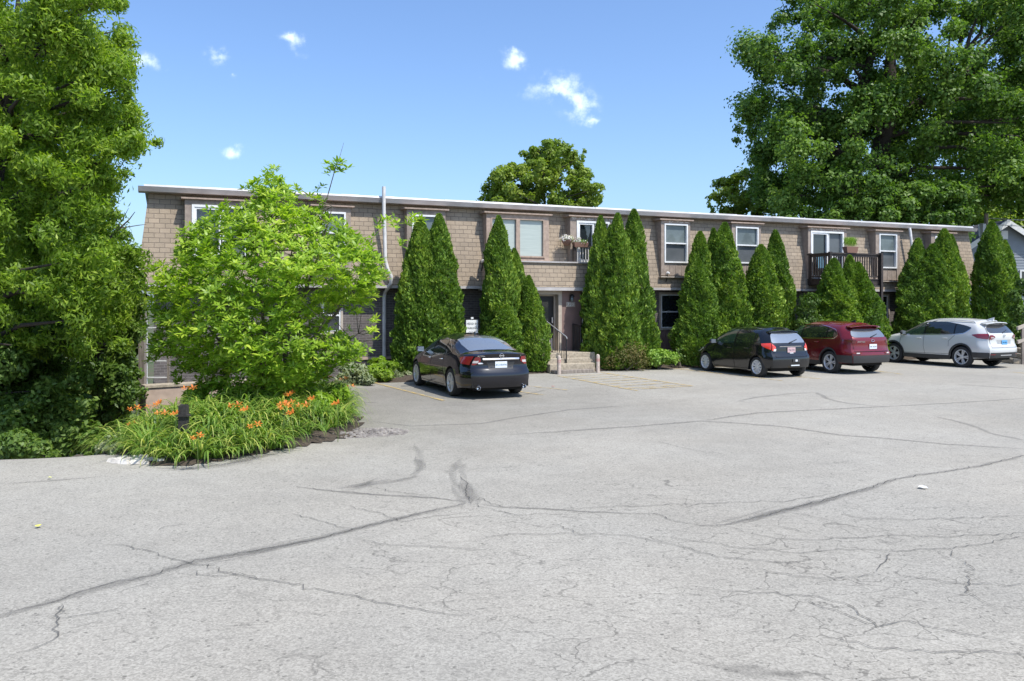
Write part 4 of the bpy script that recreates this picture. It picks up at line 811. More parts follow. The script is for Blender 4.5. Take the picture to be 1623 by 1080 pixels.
x, y = gnd(592, 686); rubble('gravel', 'grey loose gravel spilled at the tip of the lily bed', x, y, .6, .45, 700, M['rubble'], 1); rubble('gravel', 'grey loose gravel spilled at the tip of the lily bed', x-.5, y-.3, .7, .3, 300, M['rubble'], 3)
x, y = gnd(228, 731); rubble('gravel', 'pale broken stone at left front of the lily bed', x, y, .45, .22, 160, M['rubblew'], 2, .07)
def lily_blades():
    r = np.random.RandomState(6); V, Q, T = [], [], []; nb = 0; cl = []
    tries = 0
    while len(cl) < 370 and tries < 20000:
        tries += 1; x = r.uniform(-8, -2); y = r.uniform(11, 19.5)
        if not inside(bp_, x, y): continue
        e = edged(bp_, x, y)
        if e < .10 or (x > -3.4 and e < .3) or (y > 14.6 and x < -4.2 and r.rand() < .65): continue
        cl.append((x, y, e))
    seg = 7
    for x, y, e in cl:
        n = r.randint(12, 34); cs0 = r.uniform(.6, 1.25); z0 = float(hgt(x, y)) + .02 + max(0, bedz(x, y)); dry = r.rand() < .12
        for _ in range(n):
            a = r.rand()*2*np.pi; d = np.array([math.cos(a), math.sin(a), 0]); sd = np.array([-d[1], d[0], 0]); L = r.uniform(.42, .74)*cs0; w_ = r.uniform(.022, .036); el = r.uniform(.7, 1.35); p = np.array([x, y, z0]) + d*r.uniform(0, .07) + sd*r.uniform(-.04, .04); base = len(V)
            tw = r.randn()*.25; tn = np.clip(.38 + .25*(cs0-.9) + .2*r.randn() + (.35 if dry or r.rand() < .05 else 0), 0, 1)
            for k in range(seg+1):
                t = k/seg; ww = w_*(1 - t**2.2*.93)*.5*(1 if k < seg else .3); s2 = sd*math.cos(tw) + np.array([0, 0, 1])*math.sin(tw)*.5; V.append(p + s2*ww); V.append(p - s2*ww)
                if k < seg: Q.append((base+2*k, base+2*k+1, base+2*k+3, base+2*k+2)); T.append(np.clip(tn + .12*t, 0, 1))
                an = el - t*t*(1.9) - t*.75; p = p + (d*math.cos(an) + np.array([0, 0, 1])*math.sin(an))*L/seg
                if p[2] < z0 - .02 + (0 if e > .5 else -.06): p[2] = max(p[2], z0 - .06)
    tag(np_mesh('daylily_foliage', np.array(V), np.array(Q), np.array(T), [LM['lily']]), 'arching strap leaves of the daylilies filling the bed', 'foliage', kind='stuff')
    # flower stalks: one source, then copies
    src = empty('daylily', (0, 0, 0)); stm = MB(); stm.tube([(0,0,0),(.02,0,.35),(.03,.01,.62),(.06,.01,.78)], [.006,.005,.004,.003], 5); stm.tube([(.03,.01,.62),(-.05,.03,.76)], [.003,.003], 5)
    stm.build('stalk', mat('lily_stalk', (.10,.16,.03), .6), src)
    for cx_, cz_ in ((.07, .80), (-.06, .78)):
        cc, dd, nn = [], [], []
        for i in range(6):
            a = i*math.pi/3; d = np.array([math.cos(a)*.75+.1, math.sin(a)*.6-.45, .55+.35*math.sin(a)]); d = d/np.linalg.norm(d); cc.append(np.array([cx_, 0, cz_]) + d*.045); dd.append(d); nn.append(np.array([-math.cos(a)*.5, -math.sin(a)*.5, .85]))
        v, q, own = leaves(np.array(cc), np.array(dd), np.array(nn), .085, .034, .2, 2); fl = np_mesh('flower', v, q, r.rand(len(q)), [LM['orange']], src)
        if cx_ < 0: fl.scale = (.8,.8,.8); fl.location = (-.01, 0, .16)
    spots = [(1005,577),(1018,566),(1040,566),(1050,530),(998,612),(985,622),(1000,634),(878,525),(666,548),(668,595),(745,625),(785,650),(1055,665),(1155,588),(1285,618),(870,722),(565,782),(434,672),(375,610),(325,630),(330,668),(218,640),(215,725),(1215,485),(1330,490),(1325,530),(1100,625),(480,540)]
    allf = []; ORD = 'first second third fourth fifth sixth seventh eighth ninth tenth eleventh twelfth thirteenth fourteenth fifteenth sixteenth seventeenth eighteenth nineteenth twentieth'.split()
    for i, (zx, zy) in enumerate(spots):
        px, py = 140+zx/3.246, 450+zy/3.246
        Yd = 13.2 + 1.6*((i*37) % 10)/10 if py > 640 else 14.8 + 2.4*((i*37) % 10)/10
        if px < 300: Yd = 12.9 + ((i*53) % 10)/10*2.2
        p = at(px, py, Yd); g = float(hgt(p.x, p.y)) + (.25 if inside(bp_, p.x, p.y) else 0); h = max(.25, p.z - g)
        if p.z - g < .3:                                   # too low there: stands nearer
            for _ in range(14):
                Yd -= .25; p = at(px, py, Yd); g = float(hgt(p.x, p.y)) + (.2 if inside(bp_, p.x, p.y) else 0)
                if p.z - g > .45: break
            h = max(.35, p.z - g)
        o = src if i == 0 else copy_tree(src); s_ = r.uniform(.8, 1.1); o.location = (p.x, p.y, p.z - .8*s_)
        o.scale = (s_,)*3; o.rotation_euler = (r.uniform(-.12,.12), r.uniform(-.12,.12), r.uniform(-.9, .9))
        side = 'left of the black post' if px < 280 else ('between the black post and the tree stem' if px < 380 else ('right of the tree stem' if px < 500 else 'at the right end of the bed'))
        tag(o, 'orange daylily', 'flower', 'orange daylilies %s' % side); allf.append((px, side, o))
    for sd_ in set(a_[1] for a_ in allf):
        g_ = sorted([a_ for a_ in allf if a_[1] == sd_], key=lambda a_: a_[2].location.x/a_[2].location.y)
        for k, (_, _, o) in enumerate(g_): o['label'] = '%s from the left of the orange daylilies %s' % (ORD[k], sd_)
lily_blades()
bush('hosta', 'blue green broad leaved plant at the left end of the lily bed', 'plant', pxblobs([(168,708,10),(178,700,10,.3),(185,712,8,-.2)], 12.6, .6), 260, .2, .11, LM['sage'], 52, gap=-2)
# low leafy growth under the small tree
bush('underplanting', 'dark leafy underplanting beneath the small whorled tree', 'shrub', pxblobs([(335,650,22),(370,658,22),(420,662,24),(465,655,24),(505,640,22,.4),(310,632,20,.6),(440,635,26,.4),(390,635,26,.4),(535,625,18,.8)], 14.4), 5200, .15, .04, LM['magn'], 53, gap=-.3, jit=1.0)

# ---- left trees
def tree(name, label, base, poly, Y, nblob, rmin, rmax, thick, nleaf, L, Wd, m, seed, trunk_r=.25, ntips=16, fork=.35, group=None, bark=None, extra=(), trunks=None, **k):
    base = Vector(base); o = empty(name, base); tag(o, label, 'tree', group); bl = poly_blobs(poly, Y, nblob, rmin, rmax, thick, seed) + list(extra)
    v, q, t = blob_leaves(bl, nleaf, L, Wd, seed, **k); v = v - np.array(list(base)); np_mesh('crown', v, q, t, [m], o)
    rr = random.Random(seed); b = MB(); top = max(bl, key=lambda c_: c_[2]); tz = top[2] - base.z
    if trunks is None:
        cxm = sum(c_[0] for c_ in bl)/len(bl) - base.x; cym = sum(c_[1] for c_ in bl)/len(bl) - base.y
        trunks = [[(0,0,-.3),(cxm*.1,cym*.1,tz*.2),(cxm*.3,cym*.3,tz*fork),(cxm*.6,cym*.6,tz*.65),(cxm*.8,cym*.8,tz*.92)]]
    nodes = []
    for tr in trunks:
        n = len(tr); b.tube(tr, [trunk_r*(1-.88*i/(n-1)) for i in range(n)], 10)
        for i in range(1, n): nodes.append(Vector(tr[i])); nodes.append(Vector(tr[i-1]).lerp(Vector(tr[i]), .5))
    for c_ in rr.sample(bl, min(ntips, len(bl))):
        p = Vector(c_[:3]) - base; nd = min(nodes, key=lambda a: (a-p).length + (6 if a.z > p.z else 0)); limbs(b, nd, [p], trunk_r*.28, rr.randint(0, 999), .06)
    b.build('trunk', bark or M['bark'], o, smooth=70); return o
LP = [(-90,-60),(170,-60),(185,-30),(196,0),(205,40),(218,70),(214,110),(210,150),(222,180),(240,200),(262,232),(240,244),(222,252),(205,285),(208,310),(205,330),(196,350),(215,362),(205,385),(232,400),(236,440),(222,470),(225,520),(210,560),(120,570),(-90,570)]
LP = [(float(a), float(b_)) for a, b_ in LP]
tree('broadleaf_tree', 'tall bright green tree filling the left edge of the picture', (-10.6, 15.6, -1.6), LP, 16.0, 3.8, 12, 32, 2.4, 185000, .11, .036, LM['locust'], 61, trunk_r=.28, ntips=60, droop=.55, gap=-.3, gapscale=2.8, up=.4, shell=.85, fuzz=.18, toneu=.5)
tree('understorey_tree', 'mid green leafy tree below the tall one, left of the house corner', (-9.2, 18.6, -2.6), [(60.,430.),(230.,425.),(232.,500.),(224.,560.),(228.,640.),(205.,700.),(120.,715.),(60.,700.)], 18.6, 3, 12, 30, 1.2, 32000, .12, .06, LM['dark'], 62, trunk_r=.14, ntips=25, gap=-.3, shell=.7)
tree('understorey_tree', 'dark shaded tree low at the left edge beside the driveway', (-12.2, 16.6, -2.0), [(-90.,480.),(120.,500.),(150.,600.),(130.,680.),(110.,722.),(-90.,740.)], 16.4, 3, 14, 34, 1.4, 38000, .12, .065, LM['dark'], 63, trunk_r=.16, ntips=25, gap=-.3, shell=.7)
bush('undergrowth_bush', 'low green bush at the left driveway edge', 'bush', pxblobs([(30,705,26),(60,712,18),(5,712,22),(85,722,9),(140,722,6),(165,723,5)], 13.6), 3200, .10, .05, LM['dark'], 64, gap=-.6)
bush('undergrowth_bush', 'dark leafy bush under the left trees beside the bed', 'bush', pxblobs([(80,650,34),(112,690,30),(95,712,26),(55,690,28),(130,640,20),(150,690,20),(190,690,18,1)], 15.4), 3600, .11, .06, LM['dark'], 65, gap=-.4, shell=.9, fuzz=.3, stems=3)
# wood behind the left trees: closes the view
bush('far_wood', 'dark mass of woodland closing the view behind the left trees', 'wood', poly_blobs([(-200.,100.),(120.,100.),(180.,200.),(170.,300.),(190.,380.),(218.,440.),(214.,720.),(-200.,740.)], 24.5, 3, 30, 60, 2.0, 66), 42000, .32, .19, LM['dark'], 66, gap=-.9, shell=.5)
bpy.context.scene.objects['far_wood']['kind'] = 'stuff'
# bare twigs beside the roof corner
bt = empty('bare_branch', tuple(at(190, 380, 17.2))); tag(bt, 'bare grey twigs sticking out beside the left roof corner', 'branch')
b = MB(); q = lambda x, y: at(x, y, 17.2) - at(190, 380, 17.2)
b.tube([q(150,400), q(190,362), q(205,348), q(214,336)], [.03,.02,.012,.006], 6); b.tube([q(190,362), q(222,357), q(232,356)], [.012,.008,.004], 5); b.tube([q(180,370), q(196,345), q(204,330)], [.012,.008,.004], 5); b.tube([q(170,382), q(190,378), q(212,384)], [.012,.007,.004], 5); b.build('twig', M['barkgrey'], bt)

# ---- trees behind the house
YB = 46.0
BP = [(1238.,-60.),(1240.,10.),(1215.,42.),(1190.,45.),(1160.,60.),(1155.,78.),(1180.,108.),(1200.,125.),(1195.,140.),(1162.,152.),(1158.,172.),(1172.,190.),(1160.,212.),(1162.,228.),(1190.,240.),(1170.,252.),(1195.,262.),(1190.,300.),(1195.,335.),(1250.,350.),(1545.,350.),(1560.,335.),(1700.,335.),(1700.,-60.),(1250.,-60.)]
def rel(px, py, Y, base): p = at(px, py, Y); return (p.x-base[0], p.y-base[1], p.z-base[2])
tb = (at(1350, 480, YB).x, YB, 0)
tree('big_maple', 'huge dark green spreading tree with forked trunk behind right half of the house', tb, BP, YB, 3.0, 9, 30, 4.5, 215000, .20, .14, LM['maple'], 71, trunk_r=.62, ntips=70, gap=-.22, gapscale=1.5, shell=.85, up=.5, toneu=.5, fuzz=.2,
     trunks=[[(0,0,-.3), rel(1346,340,YB,tb), rel(1348,250,YB,tb), rel(1366,150,YB,tb), rel(1385,70,YB,tb), rel(1400,-20,YB,tb)],
             [(2.0,.5,-.3), rel(1388,330,YB,tb), rel(1395,250,YB,tb), rel(1412,185,YB-1.5,tb), rel(1460,160,YB-2,tb), rel(1530,115,YB-2,tb)], [rel(1392,270,YB,tb), rel(1408,180,YB,tb), rel(1412,80,YB,tb), rel(1420,-10,YB,tb)]])
tree('background_tree', 'lighter green tree top showing above the roof left of the big tree', (at(1215,480,52).x, 52, 0), [(1112.,300.),(1135.,285.),(1160.,262.),(1180.,258.),(1215.,262.),(1250.,290.),(1255.,350.),(1118.,345.),(1125.,322.)], 52, 2.4, 7, 16, 2, 14000, .21, .14, LM['far'], 72, trunk_r=.2, ntips=14, gap=-.25, gapscale=1.6)
tree('background_tree', 'round yellow green tree crown rising behind the middle of the roof', (at(865,480,44).x, 44, 0), [(758.,322.),(768.,290.),(785.,268.),(800.,262.),(815.,250.),(828.,236.),(845.,232.),(862.,222.),(890.,218.),(905.,226.),(930.,238.),(940.,262.),(946.,282.),(958.,300.),(955.,318.),(935.,340.),(760.,335.)], 44, 2.6, 6, 15, 2.4, 30000, .17, .115, LM['far'], 73, trunk_r=.22, ntips=30, gap=-.35, gapscale=1.9)
tree('background_tree', 'dark evergreen mass directly behind the roof below the big tree', (at(1450,480,42).x, 42, 0), [(1380.,300.),(1430.,290.),(1480.,285.),(1535.,290.),(1545.,350.),(1535.,400.),(1240.,380.),(1240.,330.),(1300.,325.)], 42.5, 3, 7, 17, 1.0, 26000, .22, .12, LM['maple'], 74, trunk_r=.2, ntips=14, gap=-.6)
tree('background_tree', 'mid green tree behind the grey neighbour house at the right edge', (at(1600,480,66).x, 66, 0), [(1470.,120.),(1720.,110.),(1720.,400.),(1500.,400.)], 66, 3, 16, 34, 3, 22000, .42, .28, LM['far'], 75, trunk_r=.4, ntips=14, gap=-.4)

# ---- pots and baskets
def flowers(parent, blobs, n, seed, m, L=.05, W_=.045):
    v, q, t = blob_leaves(blobs, n, L, W_, seed, gap=-2, shell=.5); return np_mesh('flowers', v, q, t, [m], parent)
s, z = fs(898, 381, -.1); o = empty('hanging_basket', L2W(s, -.12, z), TH); tag(o, 'round hanging basket of white flowers on the wall left of the small balcony door', 'flower basket')
MB().lathe([(0,-.2),(.1,-.17),(.17,-.06),(.19,0),(.17,0)], 12).build('basket', M['terracotta'], o, smooth=60); flowers(o, [(0,0,.04,.25,.2,.12)], 420, 5, LM['petal']); v, q, t = blob_leaves([(0,0,.02,.22,.2,.1)], 150, .07, .03, 6, gap=-2); np_mesh('leaves', v, q, t, [LM['arb']], o)
MB().tube([(0,.1,.0),(0,.3,.18),(-.02,.32,.5)], .008, 5).build('bracket', M['black'], o)
s, z = fs(921, 390, -.3); o = empty('window_box', L2W(s, -.24, z), TH); tag(o, 'brown planter with small white blooms on the small rail', 'planter')
MB().prism([(-.24,-.08,-.04),(.24,-.08,-.04),(.24,.08,-.04),(-.24,.08,-.04)], [(-.28,-.1,.12),(.28,-.1,.12),(.28,.1,.12),(-.28,.1,.12)]).build('box', M['terracotta'], o); flowers(o, [(0,0,.14,.26,.09,.06),(-.05,0,.22,.06,.06,.1)], 120, 7, LM['petal']); v, q, t = blob_leaves([(0,0,.12,.26,.1,.07)], 160, .07, .03, 8, gap=-2); np_mesh('leaves', v, q, t, [LM['lime']], o)
s, z = fs(1350, 397, -1.1); o = empty('window_box', L2W(s-.1, by+.02, zr+.005), TH); tag(o, 'terracotta planter with lime grass on the balcony rail', 'planter')
MB().prism([(-.25,-.1,0),(.25,-.1,0),(.25,.1,0),(-.25,.1,0)], [(-.3,-.12,.24),(.3,-.12,.24),(.3,.12,.24),(-.3,.12,.24)]).build('box', M['terracotta'], o)
r = np.random.RandomState(3); n = 260; c_ = np.stack([r.uniform(-.27,.27,n), r.uniform(-.1,.1,n), .24+.2*np.ones(n)], 1); v, q, own = leaves(c_, np.stack([r.randn(n)*.35, r.randn(n)*.3, np.ones(n)], 1), r.randn(n, 3), .42, .018); np_mesh('grass_blades', v, q, r.rand(n)[own]*.5+.4, [LM['lime']], o)
# chair with a patterned cushion and a blue folding chair on the balcony
def bchair(s0_, y0_, label, m, back=.55):
    o = empty('balcony_chair', L2W(s0_, y0_, zb+.012), TH+.3); tag(o, label, 'chair')
    MB().box(-.24,.24,-.24,.24,.36,.44).build('seat', m, o, bevel=.02); MB().prism([(-.24,.2,.42),(.24,.2,.42),(.24,.27,.42),(-.24,.27,.42)], [(-.24,.28,.42+back),(.24,.28,.42+back),(.24,.34,.42+back),(-.24,.34,.42+back)]).build('backrest', m, o, bevel=.02)
    for a, c in ((-.2,-.2),(.2,-.2),(-.2,.2),(.2,.2)): MB().tube([(a,c,0),(a,c,.36)], .018, 6).build('leg', M['black'], o)
mm_ = noisy('white_spotted_cloth', (.02,.02,.022), (.75,.75,.73), 14, .8, lo=.49, hi=.52)
bchair(sb0+1.15, -.55, 'balcony chair with black and white spotted cushion', mm_); bchair(sb0+.5, -.45, 'blue folding chair behind the balcony bars', mat('blue_cloth', (.10,.22,.30), .7))
s = sb0+.35; o = empty('white_jug', L2W(s, by+.35, zb+.012), TH); tag(o, 'small white jug standing on the balcony floor', 'jug'); MB().lathe([(0,0),(.09,0),(.1,.14),(.05,.2),(.05,.24),(0,.24)], 12).build('body', M['white'], o, smooth=50); MB().tube([(.09,0,.05),(.15,0,.1),(.06,0,.2)], .012, 6).build('handle', M['white'], o)
# small litter on the asphalt
for px, py, col, lab_, sz_ in ((61,837,(.65,.62,.1),'tiny yellow leaf lying on the left foreground asphalt',.035), (1462,775,(.75,.75,.73),'small white scrap of paper on the right foreground asphalt',.06), (876.5,614,(.6,.1,.06),'small red scrap on the asphalt near the hatched bay',.05), (79,760,(.6,.6,.2),'small yellowish leaf on the asphalt near the left trees',.03)):
    x, y = gnd(px, py); z = float(hgt(x, y)); r = random.Random(px); b = MB(); pts = [(x+math.cos(i*1.05)*sz_*r.uniform(.5,1.1), y+math.sin(i*1.05)*sz_*r.uniform(.6,1.4), z+.02+.012*r.random()) for i in range(6)]
    b.prism(pts, [(p[0], p[1], p[2]+.002) for p in pts]); o = b.build('scrap', mat('scrap', col, .7)); tag(o, lab_, 'litter')
# ------------------------------------------------------------------ cars
def paint(name, col, metal=.3, rough=.25): return mat(name, col, rough, metal, .35, .8)
M['tyre'] = noisy('tyre_rubber', (.022,.022,.022), (.04,.038,.036), 30, .85); M['alloy'] = mat('silver_alloy', (.62,.62,.62), .35, .35); M['hub'] = mat('silver_hubcap', (.68,.68,.69), .35, .3)
M['carglass'] = mat('tinted_car_glass', (.012,.016,.015), .02, 0, 1.0, .6); M['rearglass'] = mat('rear_car_glass', (.30,.33,.36), .04, .55, 1.0, 1.0)
M['darkrear'] = mat('dark_rear_glass', (.06,.065,.07), .03, .3, 1.0, .5); M['midrear'] = mat('mid_rear_glass', (.22,.24,.26), .04, .5, 1.0, 1.0)
M['sideglass'] = mat('green_tinted_glass', (.02,.04,.03), .02, 0, .9, .5)
M['chrome'] = mat('chrome', (.8,.8,.82), .12, 1.0); M['cladding'] = noisy('black_plastic_cladding', (.03,.03,.031), (.045,.045,.045), 60, .6); M['well'] = mat('wheel_well_black', (.006,.006,.006), .9)
M['lampred'] = mat('red_tail_lamp', (.30,.02,.025), .1, 0, .6, 1.0); M['lampredv'] = mat('bright_red_tail_lamp', (.75,.05,.025), .12, 0, .6, 1.0); M['lampdark'] = mat('dark_red_tail_lamp', (.20,.012,.018), .1, 0, .6, 1.0); M['lampwhite'] = mat('clear_lamp_lens', (.7,.66,.64), .12, 0, .6, 1.0)
M['plate'] = mat('plate_white', (.68,.72,.74), .5); M['plateblue'] = mat('plate_blue', (.12,.36,.62), .5); M['plateink'] = mat('plate_ink', (.01,.04,.12), .5); M['seam_gloss'] = mat('gloss_black_pillar', (.008,.008,.009), .25); M['seam'] = mat('panel_gap', (.004,.004,.004), .9); M['platepink'] = mat('plate_faded_pink', (.55,.38,.38), .5)
def lerp_tab(tab):
    X = [p[0] for p in tab]; Yv = [p[1] for p in tab]
    def f(x):                                             # smooth monotone-ish interpolation
        if x <= X[0]: return Yv[0]
        if x >= X[-1]: return Yv[-1]
        i = max(k for k in range(len(X)) if X[k] <= x); i = min(i, len(X)-2); h = X[i+1]-X[i]; t = (x-X[i])/h
        def sl(k):
            if k == 0 or k == len(X)-1: return 0 if False else ((Yv[1]-Yv[0])/(X[1]-X[0]) if k == 0 else (Yv[-1]-Yv[-2])/(X[-1]-X[-2]))
            a = (Yv[k]-Yv[k-1])/(X[k]-X[k-1]); c = (Yv[k+1]-Yv[k])/(X[k+1]-X[k]); return 0 if a*c <= 0 else 2*a*c/(a+c)
        m0, m1 = sl(i)*h, sl(i+1)*h; return (2*t**3-3*t*t+1)*Yv[i] + (t**3-2*t*t+t)*m0 + (-2*t**3+3*t*t)*Yv[i+1] + (t**3-t*t)*m1
    return f
class Car:
    def __init__(s, spec, root):
        s.S = spec; s.root = root; s.L = spec['L']
        for k in ('zt','zb','wb','wm','pp','R','Fr'): setattr(s, k, lerp_tab(spec[k]))
        s.wlow = spec.get('wlow', .93); s.sill = lerp_tab(spec['sill']); s.tum = spec['tum']; s.q = 2.3; s.zmid = spec.get('zmid', .62)
        s.xa = (spec['xr'], spec['xr']+spec['wbase']); s.ra = spec['rw']+.055; s.rw = spec['rw']
    def zlow(s, x):
        z = s.sill(x)
        for a in s.xa:
            if abs(x-a) < s.ra: z = max(z, s.rw + math.sqrt(s.ra**2-(x-a)**2))
        return z
    def W(s, x, z):                                       # half width at station x, height z
        k = 1 - .12*max(0, 1 - x/.32)**2.2 - .10*max(0, 1 - (s.L-x)/.3)**2.2
        return k*s.W0(x, z)
    def W0(s, x, z):
        zb, zt = s.zb(x), s.zt(x); wb, wm = s.wb(x), s.wm(x)
        if z <= zb:
            zs = s.sill(x); zm = s.zmid; wl = wm*s.wlow
            if z < zm: t = max(0, (z-zs)/max(zm-zs, .01)); return wl + (wm-wl)*(1-(1-t)**2)
            t = (z-zm)/max(zb-zm, .01); return wm + (wb-wm)*t**1.7
        tau = min(.99999, (z-zb)/max(zt-zb, .001)); return max(0, (wb - s.tum*(z-zb))*(1-tau**s.pp(x))**(1/s.q))
    def sh(s, x, y, z):
        r = float(sstep(1 - x/.85)); f = float(sstep((x-(s.L-.85))/.85)); e = min(1.1, abs(y)/.9)
        kx = s.S.get('kr', .13)
        return x + r*(s.R(z) + kx*e**4) - f*(s.Fr(z) + .38*e**3.2)
    def side(s, x, z, sg=1, off=0):
        y = s.W(x, z); X = s.sh(x, y, z)
        if off:
            dz = .012; y2 = s.W(x, z+dz); n = Vector((0, dz, y-y2)).normalized(); x2 = x+.05; dx = s.sh(x2, s.W(x2, z), z)-X; dy = s.W(x2, z)-y; n2 = Vector((-dy, dx, 0)).normalized(); nn = (n+n2).normalized()
            return (X+nn.x*off, sg*(y+nn.y*off), z+nn.z*off)
        return (X, sg*y, z)
    def top(s, x, eta, off=0):
        p = s.pp(x); zb, zt = s.zb(x), s.zt(x); tau = max(0, 1-abs(eta)**s.q)**(1/p); z = zb+tau*(zt-zb); y = eta*(s.wb(x)-s.tum*(z-zb)); X = s.sh(x, y, z)
        if off:
            h = .03; z2 = s.zb(x+h)+(max(0, 1-abs(eta)**s.q)**(1/s.pp(x+h)))*(s.zt(x+h)-s.zb(x+h)); X2 = s.sh(x+h, y, z2); n = Vector((-(z2-z), 0, X2-X)).normalized(); return (X+n.x*off, y, z+n.z*off)
        return (X, y, z)
    def rear(s, y, z, off=0): return (s.sh(0, y, z) - off, y, z)
    # stations
    def stations(s):
        st = list(np.arange(0, .3, .05)) + list(np.arange(.3, s.L-.3, .075)) + list(np.arange(s.L-.3, s.L+.001, .05)) + [s.L]
        for a in s.xa: st += [a+s.ra*math.cos(t) for t in np.linspace(0, math.pi, 17)]
        st = sorted(st); o = [st[0]]
        for v in st[1:]:
            if v-o[-1] > .012: o.append(v)
        o[-1] = s.L; return o
    def section(s, x):
        zl, zb, zt = s.zlow(x), s.zb(x), s.zt(x); pts = []
        for i in range(11): t = i/10; z = zl+(zb-zl)*t; pts.append((s.W(x, z), z))
        for t in (.15,.3,.45,.6,.72,.82,.89,.94,.97): z = zb+(zt-zb)*t; pts.append((s.W(x, z), z))
        y9 = pts[-1][0]; 
        for k in (.86,.7,.5,.25,0):
            y = y9*k; w0 = s.wb(x)-s.tum*(zt-zb); eta = min(1, y/max(w0, .01)); tau = max(0, 1-eta**s.q)**(1/s.pp(x)); tau = .97+(1-.97)*(1-k**2) if tau < .97 else tau; pts.append((y, zb+(zt-zb)*max(tau, .97+.03*(1-k*k))))
        return pts
    def body(s):
        st = s.stations(); secs = [s.section(x) for x in st]; m = len(secs[0]); b = MB()
        for sg in (1, -1): b.grid(lambda i, j: (s.sh(st[i], secs[i][j][0], secs[i][j][1]), sg*secs[i][j][0], secs[i][j][1]), len(st), m, flip=(sg < 0))
        for xi, fl in ((0, False), (len(st)-1, True)):
            sec = secs[xi]; ks = (-1,-.93,-.8,-.6,-.35,0,.35,.6,.8,.93,1)
            b.grid(lambda i, j: (s.sh(st[xi], sec[i][0]*ks[j], sec[i][1]), sec[i][0]*ks[j], sec[i][1]), m, 11, flip=fl)
        cl = s.S.get('clad'); mats = [s.S['paint']]
        o = b.build('body', mats, s.root, smooth=52, merge=True)
        # inner lip and underbody
        b = MB()
        for sg in (1, -1): b.grid(lambda i, j: (lambda p: (p[0], sg*max(0, p[1]-j*.06-.002), p[2]+.004))(s.side(st[i], s.zlow(st[i]))), len(st), 6, flip=(sg > 0))
        w_ = .60; b.box(.25, s.L-.25, -w_, w_, s.sill(1)-.02, .75); b.box(s.xa[0]+s.ra+.02, s.xa[1]-s.ra-.02, -.8, .8, s.sill(2)+.005, .5); b.box(.12, s.xa[0]-s.ra-.02, -.72, .72, s.sill(0)+.005, .5); b.box(s.xa[1]+s.ra+.02, s.L-.5, -.7, .7, s.sill(s.L)+.005, .5)
        b.build('underbody', M['well'], s.root)
        return o
    def panel(s, name, xs_, lo, hi, m, off=.006, rows=6, sg=1, parent=None, thick=0):
        """patch on the flank between curves lo(x) and hi(x)"""
        lo = lerp_lin(lo); hi = lerp_lin(hi); X = np.linspace(xs_[0], xs_[1], max(4, int((xs_[1]-xs_[0])/.05)+2)); b = MB()
        b.grid(lambda i, j: s.side(X[i], lo(X[i])+(hi(X[i])-lo(X[i]))*j/(rows-1), sg, off), len(X), rows, flip=(sg < 0))
        return b.build(name, m, parent or s.root, smooth=180)
    def strip(s, name, pts, w_, m, off=.008, sg=1, b=None, parent=None):
        """narrow line along flank points (x,z)"""
        own = b is None; b = b or MB(); P_ = []
        for i in range(len(pts)-1):
            n = max(2, int(math.hypot(pts[i+1][0]-pts[i][0], pts[i+1][1]-pts[i][1])/.06))
            for k in range(n): t = k/n; P_.append((pts[i][0]+(pts[i+1][0]-pts[i][0])*t, pts[i][1]+(pts[i+1][1]-pts[i][1])*t))
        P_.append(pts[-1]); n = len(P_); q = []
        for i, (x, z) in enumerate(P_):
            a, c = P_[max(0, i-1)], P_[min(n-1, i+1)]; dx, dz = c[0]-a[0], c[1]-a[1]; l = math.hypot(dx, dz) or 1; nx, nz = -dz/l*w_/2, dx/l*w_/2; q.append((s.side(x+nx, z+nz, sg, off), s.side(x-nx, z-nz, sg, off)))
        b.grid(lambda i, j: q[i][j], n, 2, flip=(sg > 0))
        if own: return b.build(name, m, parent or s.root, smooth=180)
    def rearpanel(s, name, rows_, m, off=.008, parent=None, nc=12, depth=0):
        """rows_: (z, y0, y1) from bottom to top on the tail"""
        b = MB(); zf = [r[0] for r in rows_]; n = max(5, int((zf[-1]-zf[0])/.04)+2); A = lerp_lin([(r[0], r[1]) for r in rows_]); B = lerp_lin([(r[0], r[2]) for r in rows_])
        Z = np.linspace(zf[0], zf[-1], n); b.grid(lambda i, j: (lambda lim, y: s.rear(max(-lim, min(lim, y)), Z[i], off))(s.W(0, Z[i])-.004, A(Z[i])+(B(Z[i])-A(Z[i]))*j/(nc-1)), n, nc, flip=True)
        return b.build(name, m, parent or s.root, smooth=180)
    def toppanel(s, name, xs_, eta0, eta1, m, off=.006, nx=14, ny=13, parent=None):
        X = np.linspace(xs_[0], xs_[1], nx); b = MB(); b.grid(lambda i, j: s.top(X[i], (eta0(X[i]) if callable(eta0) else eta0)+((eta1(X[i]) if callable(eta1) else eta1)-(eta0(X[i]) if callable(eta0) else eta0))*j/(ny-1), off), nx, ny)
        return b.build(name, m, parent or s.root, smooth=180)
